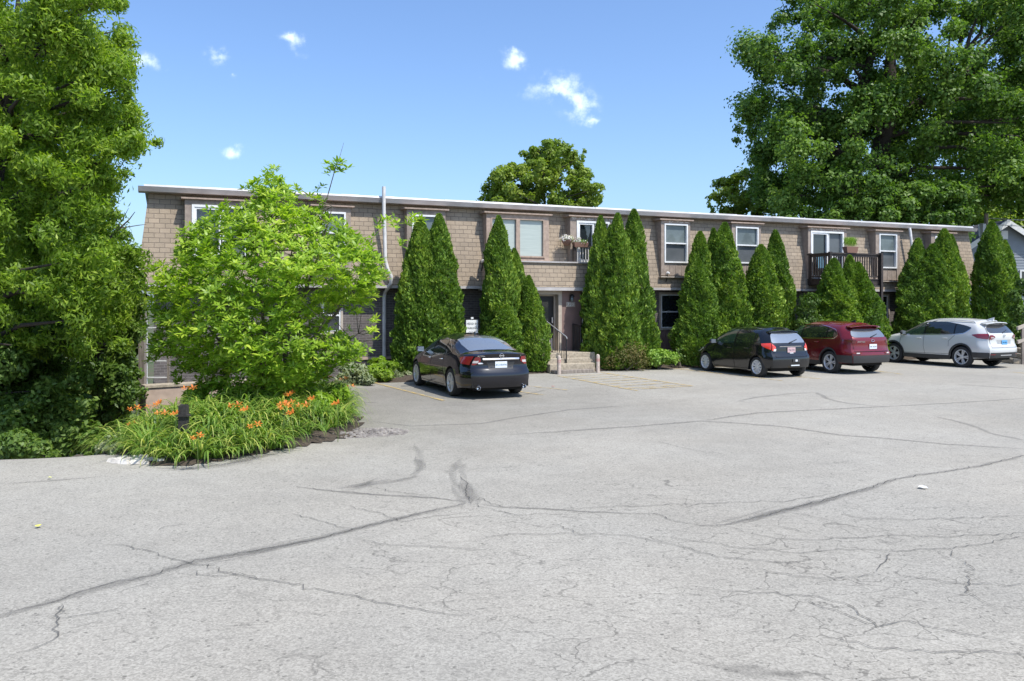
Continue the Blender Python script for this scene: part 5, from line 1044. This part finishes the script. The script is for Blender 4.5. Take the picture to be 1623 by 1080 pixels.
    def wheels(s, spokes=10, style='alloy'):
        r = s.rw; yw = s.S['track']/2; wd = .105; k = r*.70
        for ax in s.xa:
            for sg in (1, -1):
                wo = empty_child('wheel', s.root, (ax, sg*yw, r)); wo.rotation_euler = (0, 0, 0 if sg > 0 else math.pi); wo.rotation_euler[1] = .3
                ty = MB(); ty.lathe([(k,-wd*.9),(k+.03,-wd),(r*.93,-wd),(r*.985,-wd*.82),(r,-wd*.5),(r,wd*.5),(r*.985,wd*.82),(r*.93,wd),(k+.03,wd),(k,wd*.9)], 36, 'y'); ty.build('tyre', M['tyre'], wo, smooth=40)
                rm = MB(); rm.lathe([(k+.004,wd*.95),(k-.008,wd*.98),(k-.02,wd*.82),(k-.03,wd*.35),(k-.03,-wd*.8)], 36, 'y'); rm.lathe([(.0,wd*.80),(.03,wd*.82),(.055,wd*.72),(.06,wd*.3)], 16, 'y')
                for i in range(spokes):
                    a = 2*math.pi*i/spokes; da = (.16 if i % 2 else -.16) if style == 'twin' else 0; a1 = a+da; c0, s0 = math.cos(a), math.sin(a); c1, s1 = math.cos(a1), math.sin(a1); w0, w1 = (.020, .024) if style != 'cap' else (.022, .036)
                    p = lambda rr, c, s_, ww, y: (c*rr-s_*ww, y, s_*rr+c*ww)
                    rm.prism([p(.04,c0,s0,-w0,wd*.45),p(.04,c0,s0,w0,wd*.45),p(k-.015,c1,s1,w1,wd*.5),p(k-.015,c1,s1,-w1,wd*.5)][::-1], [p(.04,c0,s0,-w0*.7,wd*.74),p(.04,c0,s0,w0*.7,wd*.74),p(k-.015,c1,s1,w1*.7,wd*.86),p(k-.015,c1,s1,-w1*.7,wd*.86)][::-1])
                rm.build('rim', M['alloy'] if style != 'cap' else M['hub'], wo, smooth=35)
                MB().lathe([(0,wd*.2),(k-.03,wd*.2)], 24, 'y').build('brake_disc', M['well'], wo)
    def plate(s, y, z, txt, m, ink, w_=.305, h=.152, off=.025, size=.066):
        x = s.rear(y, z)[0]; pl = MB().box(x-off, x-off+.01, y-w_/2, y+w_/2, z-h/2, z+h/2).build('license_plate', m, s.root, bevel=.003)
        me = text_mesh(txt, size, .001); me.materials.append(ink); o = link_mesh('plate_lettering', me, None, pl); o.rotation_euler = (R(90), 0, R(-90)); o.location = (x-off-.002, y, z-.005); return pl
    def letters(s, txt, y, z, size, m, off=.012, name='badge_lettering'):
        x = s.rear(y, z)[0]; me = text_mesh(txt, size, .003); me.materials.append(m); o = link_mesh(name, me, None, s.root); o.rotation_euler = (R(90), 0, R(-90)); o.location = (x-off, y, z); return o
    def ringlogo(s, y, z, r, bar=True, off=.014):
        x = s.rear(y, z)[0]-off; b = MB(); pts = [(x, y+r*math.cos(a), z+r*math.sin(a)) for a in np.linspace(0, 2*math.pi, 25)]; b.tube(pts, r*.14, 6)
        if bar: b.box(x-.006, x+.004, y-r*1.25, y+r*1.25, z-r*.2, z+r*.2)
        return b.build('emblem', M['chrome'], s.root, smooth=50)
    def mirror(s, x, z, m):
        for sg in (1, -1):
            px, py, pz = s.side(x, z, sg); o = empty_child('wing_mirror', s.root, (px, py, pz))
            b = MB(); b.lathe([(0,-.055),(.05,-.05),(.075,-.02),(.08,.03),(.07,.05),(0,.055)], 14, 'x'); v = [(a, bb*1.35, c) for a, bb, c in b.v]; b.v = [(a, bb+sg*.14, c+.05) for a, bb, c in v]; b.build('shell', m, o, smooth=60)
            MB().prism([(-.05,0,-.02),(.05,0,-.02),(.05,sg*.10,.01),(-.03,sg*.10,.01)][::-sg], [(-.05,0,.02),(.05,0,.02),(.05,sg*.10,.04),(-.03,sg*.10,.04)][::-sg]).build('arm', M['cladding'], o)
            MB().box(-.062,-.056, sg*.14-.085, sg*.14+.085, -.01, .11).build('mirror_glass', M['rearglass'], o)
    def handles(s, pts, m):
        for x, z in pts:
            for sg in (1, -1):
                p = Vector(s.side(x, z, sg, .02)); p2 = Vector(s.side(x+.17, z, sg, .02)); mid = (p+p2)/2 + Vector((0, sg*.015, 0)); MB().tube([p-Vector((0,sg*.02,0)), p, mid, p2, p2-Vector((0,sg*.02,0))], .013, 6).build('door_handle', m, s.root, smooth=50)
def lerp_lin(t):
    if not isinstance(t, (list, tuple)): return lambda x: t
    X = [p[0] for p in t]; V = [p[1] for p in t]; return lambda x: float(np.interp(x, X, V))
def empty_child(name, parent, loc):
    o = empty(name, loc); o.parent = parent; return o
def place(car_root, spec, px, py, deg):
    """stand the car so that its rear left tyre touches the ground seen at pixel px,py"""
    x, y = gnd(px, py); a = R(deg); car_root.rotation_euler = (0, 0, a); lx, ly = spec['xr'], spec['track']/2+.10
    car_root.location = (x - (lx*math.cos(a)-ly*math.sin(a)), y - (lx*math.sin(a)+ly*math.cos(a)), 0)
def gaps(c, lines, w_=.010):
    for sg in (1, -1):
        b = MB()
        for l in lines: c.strip('', l, w_, None, .004, sg, b)
        b.build('panel_gaps', M['seam'], c.root, smooth=180)

# --- black sedan
S = dict(L=4.86, xr=1.10, wbase=2.776, rw=.335, track=1.60, tum=.42, wlow=.945, zmid=.60, paint=paint('black_car_paint', (.006,.006,.010), .0, .12), kr=.30,
  zt=[(0,1.06),(.10,1.09),(.45,1.10),(.62,1.13),(.95,1.26),(1.35,1.39),(1.75,1.455),(2.3,1.475),(2.75,1.45),(3.1,1.35),(3.45,1.18),(3.75,1.05),(4.2,.97),(4.6,.86),(4.86,.70)],
  zb=[(0,.99),(.3,1.01),(.8,1.0),(1.6,.965),(2.6,.93),(3.5,.91),(4.2,.84),(4.6,.74),(4.86,.60)], wb=[(0,.72),(.3,.78),(.8,.83),(1.6,.86),(3.2,.86),(4.0,.80),(4.6,.70),(4.86,.55)],
  wm=[(0,.84),(.3,.89),(.8,.912),(4.0,.915),(4.5,.86),(4.86,.76)], pp=[(0,2.2),(.5,2.2),(.9,2.6),(1.4,4.5),(2.2,6),(2.9,4.5),(3.5,2.4),(4.86,2.2)],
  R=[(.2,.10),(.32,.02),(.5,-.01),(.62,0),(.68,.06),(.78,.10),(.95,.075),(1.05,.05),(1.1,.05)], Fr=[(.2,.08),(.4,0),(.6,.02),(.9,.2)], sill=[(0,.27),(.6,.24),(1.6,.19),(3.4,.19),(4.3,.2),(4.86,.22)])
root = empty('parked_sedan'); tag(root, 'black sedan with a chrome bar across its boot, parked left of the entrance', 'car', 'cars parked nose in along the house'); place(root, S, 713.5, 628, 113.8)
c = Car(S, root); c.body(); c.wheels(10, 'twin')
for sg in (1, -1):
    n = 'side_window'
    c.panel(n, (2.62, 3.42), [(2.62,.985),(3.42,.965)], [(2.62,1.37),(2.9,1.335),(3.15,1.23),(3.42,.975)], M['sideglass'], sg=sg)
    c.panel(n, (1.72, 2.55), [(1.72,1.005),(2.55,.985)], [(1.72,1.30),(2.0,1.36),(2.3,1.385),(2.55,1.375)], M['carglass'], sg=sg)
    c.panel(n, (1.25, 1.66), [(1.25,1.06),(1.45,1.01),(1.66,1.005)], [(1.25,1.07),(1.45,1.19),(1.66,1.285)], M['carglass'], sg=sg)
    c.strip('window_trim', [(1.2,1.055),(1.4,.995),(2.6,.97),(3.5,.95)], .016, M['chrome'], .01, sg)
    c.strip('window_trim', [(1.2,1.06),(1.45,1.215),(1.72,1.32),(2.1,1.385),(2.6,1.395),(2.9,1.355),(3.15,1.25),(3.5,.96)], .012, M['chrome'], .01, sg)
c.toppanel('rear_window', (.60, 1.50), lambda x: -(.74+.08*min(1,(x-.6)/.5)), lambda x: (.74+.08*min(1,(x-.6)/.5)), M['rearglass']); c.toppanel('windshield', (2.92, 3.66), -.84, .84, M['rearglass'])
gaps(c, [[(1.58,.30),(1.62,.6),(1.66,.98)], [(2.6,.25),(2.62,.6),(2.59,.97)], [(3.52,.25),(3.5,.6),(3.5,.94)], [(1.62,.24),(3.5,.24)]])
for sg in (1, -1):
    tl = c.panel('tail_light', (.02, .50), [(.02,.80),(.25,.82),(.50,.955)], [(.02,1.0),(.3,.985),(.50,.965)], M['lampred'], sg=sg, off=.012)
    ys = sorted((sg*.50, sg*.80)); c.rearpanel('tail_lens', [(.80, ys[0]+(.13 if sg > 0 else 0), ys[1]-(.13 if sg < 0 else 0)), (.88, *ys), (.985, ys[0]+(.02 if sg > 0 else .06), ys[1]-(.06 if sg > 0 else .02))], M['lampred'], .014, parent=tl)
    c.rearpanel('reversing_lens', [(.845, *sorted((sg*.57, sg*.70))), (.90, *sorted((sg*.55, sg*.72)))], M['lampwhite'], .018, parent=tl, nc=4)
    hl = c.panel('headlight', (4.25, 4.72), [(4.25,.74),(4.72,.60)], [(4.25,.80),(4.72,.72)], M['lampwhite'], sg=sg)
    MB().lathe([(.0,.05),(.035,.045),(.042,-.05),(.047,-.05),(.047,.05)], 16, 'x', (.08, sg*.58, .275)).build('exhaust_tip', M['chrome'], root, smooth=50)
x = c.rear(0,.93)[0]; b = MB(); Yv = np.linspace(-.46,.46,15); b.grid(lambda i, j: (c.rear(Yv[i], .93)[0]-.018-.014*(j == 1), Yv[i], (.91,.93,.955)[j]), 15, 3, flip=False); b.build('chrome_bar', M['chrome'], root, smooth=60)
c.rearpanel('plate_recess', [(.70,-.30,.30),(.88,-.36,.36)], M['cladding'], .003); c.plate(0, .80, '412 RWN', M['plate'], mat('plate_teal_ink', (.01,.12,.22), .5), size=.066); c.ringlogo(0, 1.01, .05); c.letters('ALTIMA', .50, 1.005, .055, M['chrome']); c.letters('S', -.50, 1.0, .045, M['chrome'])
MB().box(c.rear(.5,.82)[0]-.012, c.rear(.5,.82)[0]-.004, .40, .56, .825, .855).build('dealer_sticker', M['plate'], root)
gy = [( -.80+1.6*i/16) for i in range(17)]; b = MB(); b.grid(lambda i, j: c.rear(gy[i], (.655,.663)[j], .004), 17, 2); b.build('panel_gaps', M['seam'], root)
c.mirror(3.28, .98, S['paint']); c.handles([(1.72,.86),(2.68,.84)], M['chrome'])
ant = MB().prism([(1.75,-.03,1.45),(1.95,-.03,1.47),(1.95,.03,1.47),(1.75,.03,1.45)], [(1.76,-.006,1.53),(1.83,-.006,1.50),(1.83,.006,1.50),(1.76,.006,1.53)]); ant.build('roof_antenna', S['paint'], root)

# --- hatch-like body shared by the three others
def hatch(S, root, det):
    c = Car(S, root); c.body(); c.wheels(det['spokes'], det['wheel']); g = det
    for sg in (1, -1):
        ws_ = g['windows']; x0 = min(w_[0][0] for w_ in ws_) + .04; x1 = max(w_[0][1] for w_ in ws_) - .12
        lo_ = sorted(q_ for w_ in ws_ for q_ in w_[1]); hi_ = sorted(q_ for w_ in ws_ for q_ in w_[2])
        c.panel('window_surround', (x0, x1), lo_, hi_, M['seam_gloss'], sg=sg, off=.003)
        for w_ in g['windows']: c.panel('side_window', w_[0], w_[1], w_[2], M[w_[3]], sg=sg)
        for t in g.get('trim', []): c.strip('window_trim', t[0], t[1], M['chrome'], .012, sg)
    c.rearpanel('rear_window', g['rearwin'], M[g.get('rg', 'rearglass')], .008); c.toppanel('windshield', g['wind'], -.84, .84, M['rearglass'])
    gaps(c, g['gaps']); c.mirror(*g['mirror']); c.handles(g['handles'], g['hmat'])
    if 'clad' in g:
        for sg in (1, -1):
            for ax in c.xa:
                b = MB(); A = np.linspace(-.08, math.pi+.08, 22); r1 = c.ra
                b.grid(lambda i, j: c.side(ax+(r1+g['clad']*j/2)*math.cos(A[i]), c.rw+(r1+g['clad']*j/2)*math.sin(A[i]), sg, .012), 22, 3, flip=(sg > 0)); b.build('arch_cladding', M['cladding'], root, smooth=180)
            x0, x1 = c.xa[0]+c.ra, c.xa[1]-c.ra; c.panel('sill_cladding', (x0, x1), [(x0, c.sill(2)+.002)], [(x0, c.sill(2)+.002+g['sillh'])] , M['cladding'], sg=sg, off=.012, rows=3)
            x0, x1 = 0.0, c.xa[0]-c.ra-.0; c.panel('bumper_cladding', (.0, x1), [(0, c.sill(0)+.002)], [(0, g['bump'])], M['cladding'], sg=sg, off=.012, rows=4)
        yy = c.W(0, .5)-.01; c.rearpanel('rear_bumper_cladding', [(c.sill(0)+.002,-yy,yy),(g['bump'],-yy,yy)], M['cladding'], .014, nc=24)
    # spoiler
    sp = g['spoiler']; z = sp[1]; x = c.rear(0, z)[0]; w_ = sp[0]; n = 13; Yv = np.linspace(-w_, w_, n)
    b = MB(); yv = Yv; b.v = []; prof = [(.10, .0), (-sp[2], -.025), (-sp[2]-.01, -.045), (.06, -.075)]
    b.grid(lambda i, j: (c.rear(yv[i], z)[0] + prof[j][0]*(1 - .35*abs(yv[i]/w_)**3), yv[i], z + prof[j][1] - .05*abs(yv[i]/w_)**3), n, 4); b.add([(c.rear(v_, z)[0]+prof[j][0]*(1-.35), v_, z+prof[j][1]-.05) for v_ in (-w_,) for j in range(4)], [(0,1,2,3)]); b.add([(c.rear(v_, z)[0]+prof[j][0]*(1-.35), v_, z+prof[j][1]-.05) for v_ in (w_,) for j in range(4)], [(3,2,1,0)])
    b.build('roof_spoiler', S['paint'], root, smooth=50)
    wz = g['rearwin'][0][0]; b = MB(); p = Vector(c.rear(.0, wz+.0, .02)); q = Vector(c.rear(-.34, wz+.10, .03)); b.tube([p, p.lerp(q, .5), q], [.02,.013,.008], 6); b.build('rear_wiper', M['black'], root)
    # tailgate gap
    b = MB()
    for a_, c_ in g['gate']:
        n = 12
        P_ = [c.rear(a_[0]+(c_[0]-a_[0])*i/n, a_[1]+(c_[1]-a_[1])*i/n, .004) for i in range(n+1)]; P2 = [c.rear(a_[0]+(c_[0]-a_[0])*i/n + (.01 if a_[0] == c_[0] or abs(c_[1]-a_[1]) > abs(c_[0]-a_[0]) else 0), a_[1]+(c_[1]-a_[1])*i/n + (0 if abs(c_[1]-a_[1]) > abs(c_[0]-a_[0]) else .01), .004) for i in range(n+1)]
        b.grid(lambda i, j: (P_, P2)[j][i], n+1, 2)
    b.build('panel_gaps', M['seam'], root)
    return c
def lamps(c, rearrows, flank, m, lensrows=None, lm='lampwhite'):
    for sg in (1, -1):
        t = c.rearpanel('tail_light', [(z, *sorted((sg*a, sg*b_))) for z, a, b_ in rearrows], m, .016, nc=8)
        if flank: c.panel('tail_flank', flank[0], flank[1], flank[2], m, sg=sg, off=.014, parent=t)
        if lensrows: c.rearpanel('reversing_lens', [(z, *sorted((sg*a, sg*b_))) for z, a, b_ in lensrows], M[lm], .020, parent=t, nc=4)

# --- black hatchback
S = dict(L=3.95, xr=.62, wbase=2.51, rw=.305, track=1.47, tum=.36, wlow=.95, zmid=.62, paint=paint('black_blue_car_paint', (.008,.009,.011), .0, .14), kr=.14,
  zt=[(0,1.40),(.2,1.455),(.6,1.50),(1.2,1.515),(1.9,1.50),(2.3,1.43),(2.7,1.26),(3.05,1.06),(3.4,.95),(3.75,.82),(3.95,.66)],
  zb=[(0,1.02),(.6,1.0),(1.6,.955),(2.6,.91),(3.2,.86),(3.7,.74),(3.95,.58)], wb=[(0,.74),(.4,.80),(1.2,.82),(2.6,.81),(3.3,.74),(3.8,.6),(3.95,.5)],
  wm=[(0,.80),(.3,.84),(.7,.848),(3.0,.848),(3.5,.80),(3.95,.68)], pp=[(0,6),(1.8,6),(2.3,4.5),(2.8,2.6),(3.2,2.2),(3.95,2.2)],
  R=[(.2,.12),(.3,.03),(.5,0),(.64,.01),(.72,.08),(.95,.10),(1.02,.14),(1.2,.27),(1.36,.40),(1.5,.46)], Fr=[(.2,.08),(.4,0),(.6,.02),(.9,.2)], sill=[(0,.30),(.6,.26),(1.2,.19),(2.9,.19),(3.5,.2),(3.95,.22)])
root = empty('parked_hatchback'); tag(root, 'small black hatchback with bright red tail lights, left of the red car', 'car', 'cars parked nose in along the house'); place(root, S, 1199, 598, 113.8)
c = hatch(S, root, dict(spokes=10, wheel='cap', windows=[((1.70,2.75), [(1.7,.99),(2.75,.945)], [(1.7,1.40),(2.05,1.385),(2.4,1.23),(2.75,.96)], 'sideglass'), ((.80,1.62), [(.8,1.05),(1.0,1.02),(1.62,.995)], [(.8,1.30),(1.0,1.37),(1.62,1.405)], 'carglass'), ((.42,.74), [(.42,1.12),(.74,1.05)], [(.42,1.20),(.74,1.32)], 'carglass')],
  rearwin=[(1.04,-.60,.60),(1.10,-.64,.64),(1.36,-.53,.53)], wind=(2.02,2.92), gaps=[[(.98,.62),(1.0,.8),(.86,1.0)], [(1.65,.24),(1.68,.6),(1.66,.99)], [(2.68,.24),(2.7,.6),(2.66,.94)], [(1.0,.24),(2.68,.24)]],
  mirror=(2.62,.96,S['paint']), handles=[(.98,.86),(1.80,.84)], hmat=S['paint'], spoiler=(.56,1.43,.10), gate=[((-.58,.62),(-.66,1.0)),((.58,.62),(.66,1.0)),((-.58,.62),(.58,.62))]))
lamps(c, [(.82,.60,.78),(.92,.54,.79),(1.03,.66,.78)], ((.0,.30), [(0,.84),(.3,.96)], [(0,1.04),(.3,1.02)]), M['lampredv'], [(.80,.56,.64),(.87,.54,.62)])
b = MB(); b.grid(lambda i, j: c.rear(-.42+.84*i/14, (.925,.945)[j], .016+.008*j), 15, 2); b.build('chrome_bar', M['chrome'], root)
c.plate(-.02, .83, '736 VTS', M['platepink'], M['plateink']); MB().box(c.rear(0,.5)[0]-.02, c.rear(0,.5)[0]-.008, -.27, .0, .47, .56).build('bumper_sticker', M['cladding'], root); MB().box(c.rear(0,.5)[0]-.026, c.rear(0,.5)[0]-.021, -.17, -.09, .485, .545).build('bumper_sticker', M['plate'], root)
MB().box(c.rear(0,.38)[0]-.02, c.rear(0,.38)[0]-.008, -.26, .06, .355, .385).build('bumper_sticker', M['plate'], root); MB().box(c.rear(0,.72)[0]-.02, c.rear(0,.72)[0]-.008, -.09, .05, .725, .75).build('plate_lamp', M['plate'], root)
for sg in (1, -1): c.panel('headlight', (3.35, 3.85), [(3.35,.74),(3.85,.60)], [(3.35,.83),(3.85,.72)], M['lampwhite'], sg=sg)

# --- dark red crossover
S = dict(L=4.48, xr=.92, wbase=2.67, rw=.355, track=1.62, tum=.36, wlow=.95, zmid=.68, paint=paint('dark_red_car_paint', (.16,.011,.017), .2, .2), kr=.17,
  zt=[(0,1.47),(.2,1.55),(.7,1.615),(1.4,1.645),(2.1,1.63),(2.5,1.56),(2.85,1.40),(3.25,1.18),(3.6,1.09),(4.1,1.0),(4.48,.80)],
  zb=[(0,1.13),(.6,1.10),(1.6,1.055),(2.8,1.01),(3.6,.97),(4.2,.86),(4.48,.68)], wb=[(0,.80),(.4,.86),(1.2,.88),(2.8,.88),(3.6,.83),(4.2,.72),(4.48,.58)],
  wm=[(0,.88),(.3,.92),(.8,.928),(3.6,.928),(4.1,.88),(4.48,.76)], pp=[(0,6),(2.0,6),(2.5,4.5),(3.0,2.8),(3.4,2.2),(4.48,2.2)],
  R=[(.25,.14),(.36,.03),(.55,0),(.70,.0),(.76,.07),(1.0,.09),(1.1,.08),(1.16,.14),(1.3,.26),(1.45,.37),(1.6,.44)], Fr=[(.2,.1),(.5,0),(.8,.03),(1.0,.2)], sill=[(0,.36),(.6,.33),(1.5,.24),(3.2,.24),(4,.25),(4.48,.27)])
root = empty('parked_crossover'); tag(root, 'dark red crossover parked between the black hatchback and silver car', 'car', 'cars parked nose in along the house'); place(root, S, 1314.5, 591.5, 112.0)
W3 = [((2.30,3.18), [(2.3,1.09),(3.18,1.065)], [(2.3,1.50),(2.55,1.46),(2.85,1.33),(3.18,1.08)], 'sideglass'), ((1.15,2.24), [(1.15,1.13),(2.24,1.095)], [(1.15,1.45),(1.5,1.50),(2.24,1.51)], 'carglass'), ((.62,1.09), [(.62,1.22),(.8,1.15),(1.09,1.135)], [(.62,1.27),(.8,1.36),(1.09,1.44)], 'carglass')]
c = hatch(S, root, dict(spokes=10, wheel='twin', windows=W3, trim=[([(.55,1.22),(.76,1.11),(2.3,1.07),(3.3,1.045)], .02), ([(.55,1.24),(.78,1.39),(1.15,1.475),(1.6,1.53),(2.3,1.53),(2.6,1.47),(2.9,1.335),(3.25,1.06)], .012)],
  rearwin=[(1.16,-.60,.60),(1.22,-.70,.70),(1.42,-.58,.58)], wind=(2.50,3.22), gaps=[[(1.36,.70),(1.36,.9),(1.18,1.1)], [(2.22,.28),(2.28,.7),(2.27,1.08)], [(3.22,.28),(3.24,.7),(3.2,1.05)], [(1.36,.45),(3.2,.40)]],
  rg='midrear', mirror=(3.05,1.07,S['paint']), handles=[(1.42,.98),(2.36,.95)], hmat=S['paint'], spoiler=(.62,1.555,.20), gate=[((-.66,.72),(-.72,1.12)),((.66,.72),(.72,1.12)),((-.66,.72),(.66,.72)),((.70,1.12),(.58,1.45)),((-.70,1.12),(-.58,1.45))], clad=.055, sillh=.14, bump=.60))
lamps(c, [(.645,.50,.80),(.70,.46,.82)], None, M['lampdark'], [(.655,.55,.66),(.69,.55,.66)])
for sg in (1, -1):
    t = c.rearpanel('upper_tail_light', [(.98,*sorted((sg*.62,sg*.86))),(1.08,*sorted((sg*.60,sg*.85)))], mat('maroon_lamp', (.10,.008,.012), .1, 0, .6, 1), .012, nc=6)
    c.panel('tail_flank', (0,.34), [(0,.99),(.34,1.06)], [(0,1.10),(.34,1.08)], mat('maroon_lamp', (.10,.008,.012), .1, 0, .6, 1), sg=sg, off=.012, parent=t)
c.plate(-.05, .87, '481 KDM', M['plate'], M['plateink'], size=.066); c.letters('SPORTAGE', .42, 1.02, .065, M['chrome'])
b = MB(); x = c.rear(-.05, 1.06)[0]-.012; b.tube([(x, -.05+.065*math.cos(a), 1.06+.035*math.sin(a)) for a in np.linspace(0, 2*math.pi, 21)], .006, 5); b.build('emblem', M['chrome'], root, smooth=60)
MB().prism([(.75,-.03,1.61),(.95,-.03,1.63),(.95,.03,1.63),(.75,.03,1.61)], [(.74,-.006,1.70),(.80,-.006,1.68),(.80,.006,1.68),(.74,.006,1.70)]).build('roof_antenna', M['black'], root)

# --- silver crossover
S = dict(L=4.68, xr=1.02, wbase=2.706, rw=.365, track=1.62, tum=.34, wlow=.95, zmid=.70, paint=paint('silver_car_paint', (.62,.62,.60), .12, .3), kr=.18,
  zt=[(0,1.52),(.25,1.60),(.8,1.665),(1.6,1.70),(2.3,1.68),(2.7,1.61),(3.1,1.43),(3.5,1.20),(3.85,1.11),(4.3,1.02),(4.68,.82)],
  zb=[(0,1.17),(.5,1.13),(1.2,1.08),(2.8,1.03),(3.7,.99),(4.4,.88),(4.68,.70)], wb=[(0,.78),(.4,.85),(1.2,.88),(3.0,.88),(3.8,.83),(4.4,.72),(4.68,.58)],
  wm=[(0,.87),(.3,.91),(.8,.92),(3.8,.92),(4.3,.87),(4.68,.76)], pp=[(0,6),(2.2,6),(2.7,4.5),(3.2,2.8),(3.6,2.2),(4.68,2.2)],
  R=[(.25,.16),(.40,.04),(.6,0),(.72,.0),(.80,.07),(1.0,.09),(1.12,.08),(1.2,.14),(1.35,.27),(1.5,.38),(1.65,.45)], Fr=[(.2,.1),(.5,0),(.8,.03),(1.0,.2)], sill=[(0,.36),(.6,.33),(1.5,.25),(3.2,.25),(4,.26),(4.68,.28)])
root = empty('parked_suv'); tag(root, 'silver crossover with roof rails parked at the right end of the row', 'car', 'cars parked nose in along the house'); place(root, S, 1523.5, 582.6, 117.5)
c = hatch(S, root, dict(spokes=10, wheel='twin', windows=[((2.50,3.42), [(2.5,1.11),(3.42,1.085)], [(2.5,1.55),(2.75,1.50),(3.05,1.38),(3.42,1.10)], 'sideglass'), ((1.35,2.44), [(1.35,1.15),(2.44,1.115)], [(1.35,1.52),(1.8,1.57),(2.44,1.56)], 'carglass'), ((.72,1.30), [(.72,1.36),(.98,1.20),(1.30,1.155)], [(.72,1.39),(.98,1.46),(1.30,1.515)], 'carglass')],
  trim=[([(.70,1.37),(.96,1.185),(1.35,1.125),(2.5,1.09),(3.5,1.065)], .018)], rearwin=[(1.21,-.60,.60),(1.27,-.68,.68),(1.50,-.57,.57)], wind=(2.72,3.46), gaps=[[(1.50,.72),(1.50,.9),(1.28,1.12)], [(2.40,.30),(2.47,.7),(2.47,1.10)], [(3.42,.30),(3.45,.7),(3.42,1.07)], [(1.5,.45),(3.4,.42)]],
  rg='darkrear', mirror=(3.28,1.10,M['cladding']), handles=[(1.56,1.0),(2.58,.97)], hmat=S['paint'], spoiler=(.60,1.60,.20), gate=[((-.66,.72),(-.72,1.16)),((.66,.72),(.72,1.16)),((-.66,.72),(.66,.72)),((.70,1.18),(.58,1.50)),((-.70,1.18),(-.58,1.50))], clad=.06, sillh=.15, bump=.55))
lamps(c, [(1.0,.62,.80),(1.07,.46,.84),(1.15,.58,.82)], ((.0,.62), [(0,1.0),(.3,1.04),(.62,1.13)], [(0,1.19),(.3,1.18),(.62,1.15)]), M['lampdark'], [(1.04,.56,.66),(1.07,.54,.66)])
c.rearpanel('plate_recess', [(.80,-.36,.36),(.98,-.40,.40)], mat('silver_shade', (.42,.42,.41), .4, .3), .003); c.plate(0, .89, '590 HBL', M['plateblue'], M['plateink']); c.ringlogo(0, 1.13, .05)
for sg in (1, -1):
    c.rearpanel('reflector', [(.47,*sorted((sg*.55,sg*.80))),(.50,*sorted((sg*.55,sg*.80)))], M['lampdark'], .018, nc=4)
    b = MB(); P_ = [Vector(c.top(x, sg*.86)) + Vector((0, 0, dz)) for x, dz in ((.55,.0),(.7,.05),(1.4,.055),(2.1,.055),(2.35,.0))]; b.tube(P_, .02, 6); b.build('roof_rail', M['alloy'], root, smooth=60)
MB().prism([(.45,-.04,1.62),(.70,-.04,1.65),(.70,.04,1.65),(.45,.04,1.62)], [(.42,-.008,1.74),(.50,-.008,1.72),(.50,.008,1.72),(.42,.008,1.74)]).build('roof_antenna', S['paint'], root)
b = MB(); b.grid(lambda i, j: c.rear(-.30+.6*i/10, (.44,.47)[j], .02), 11, 2); b.build('skid_trim', M['alloy'], root)
bpy.context.view_layer.update()
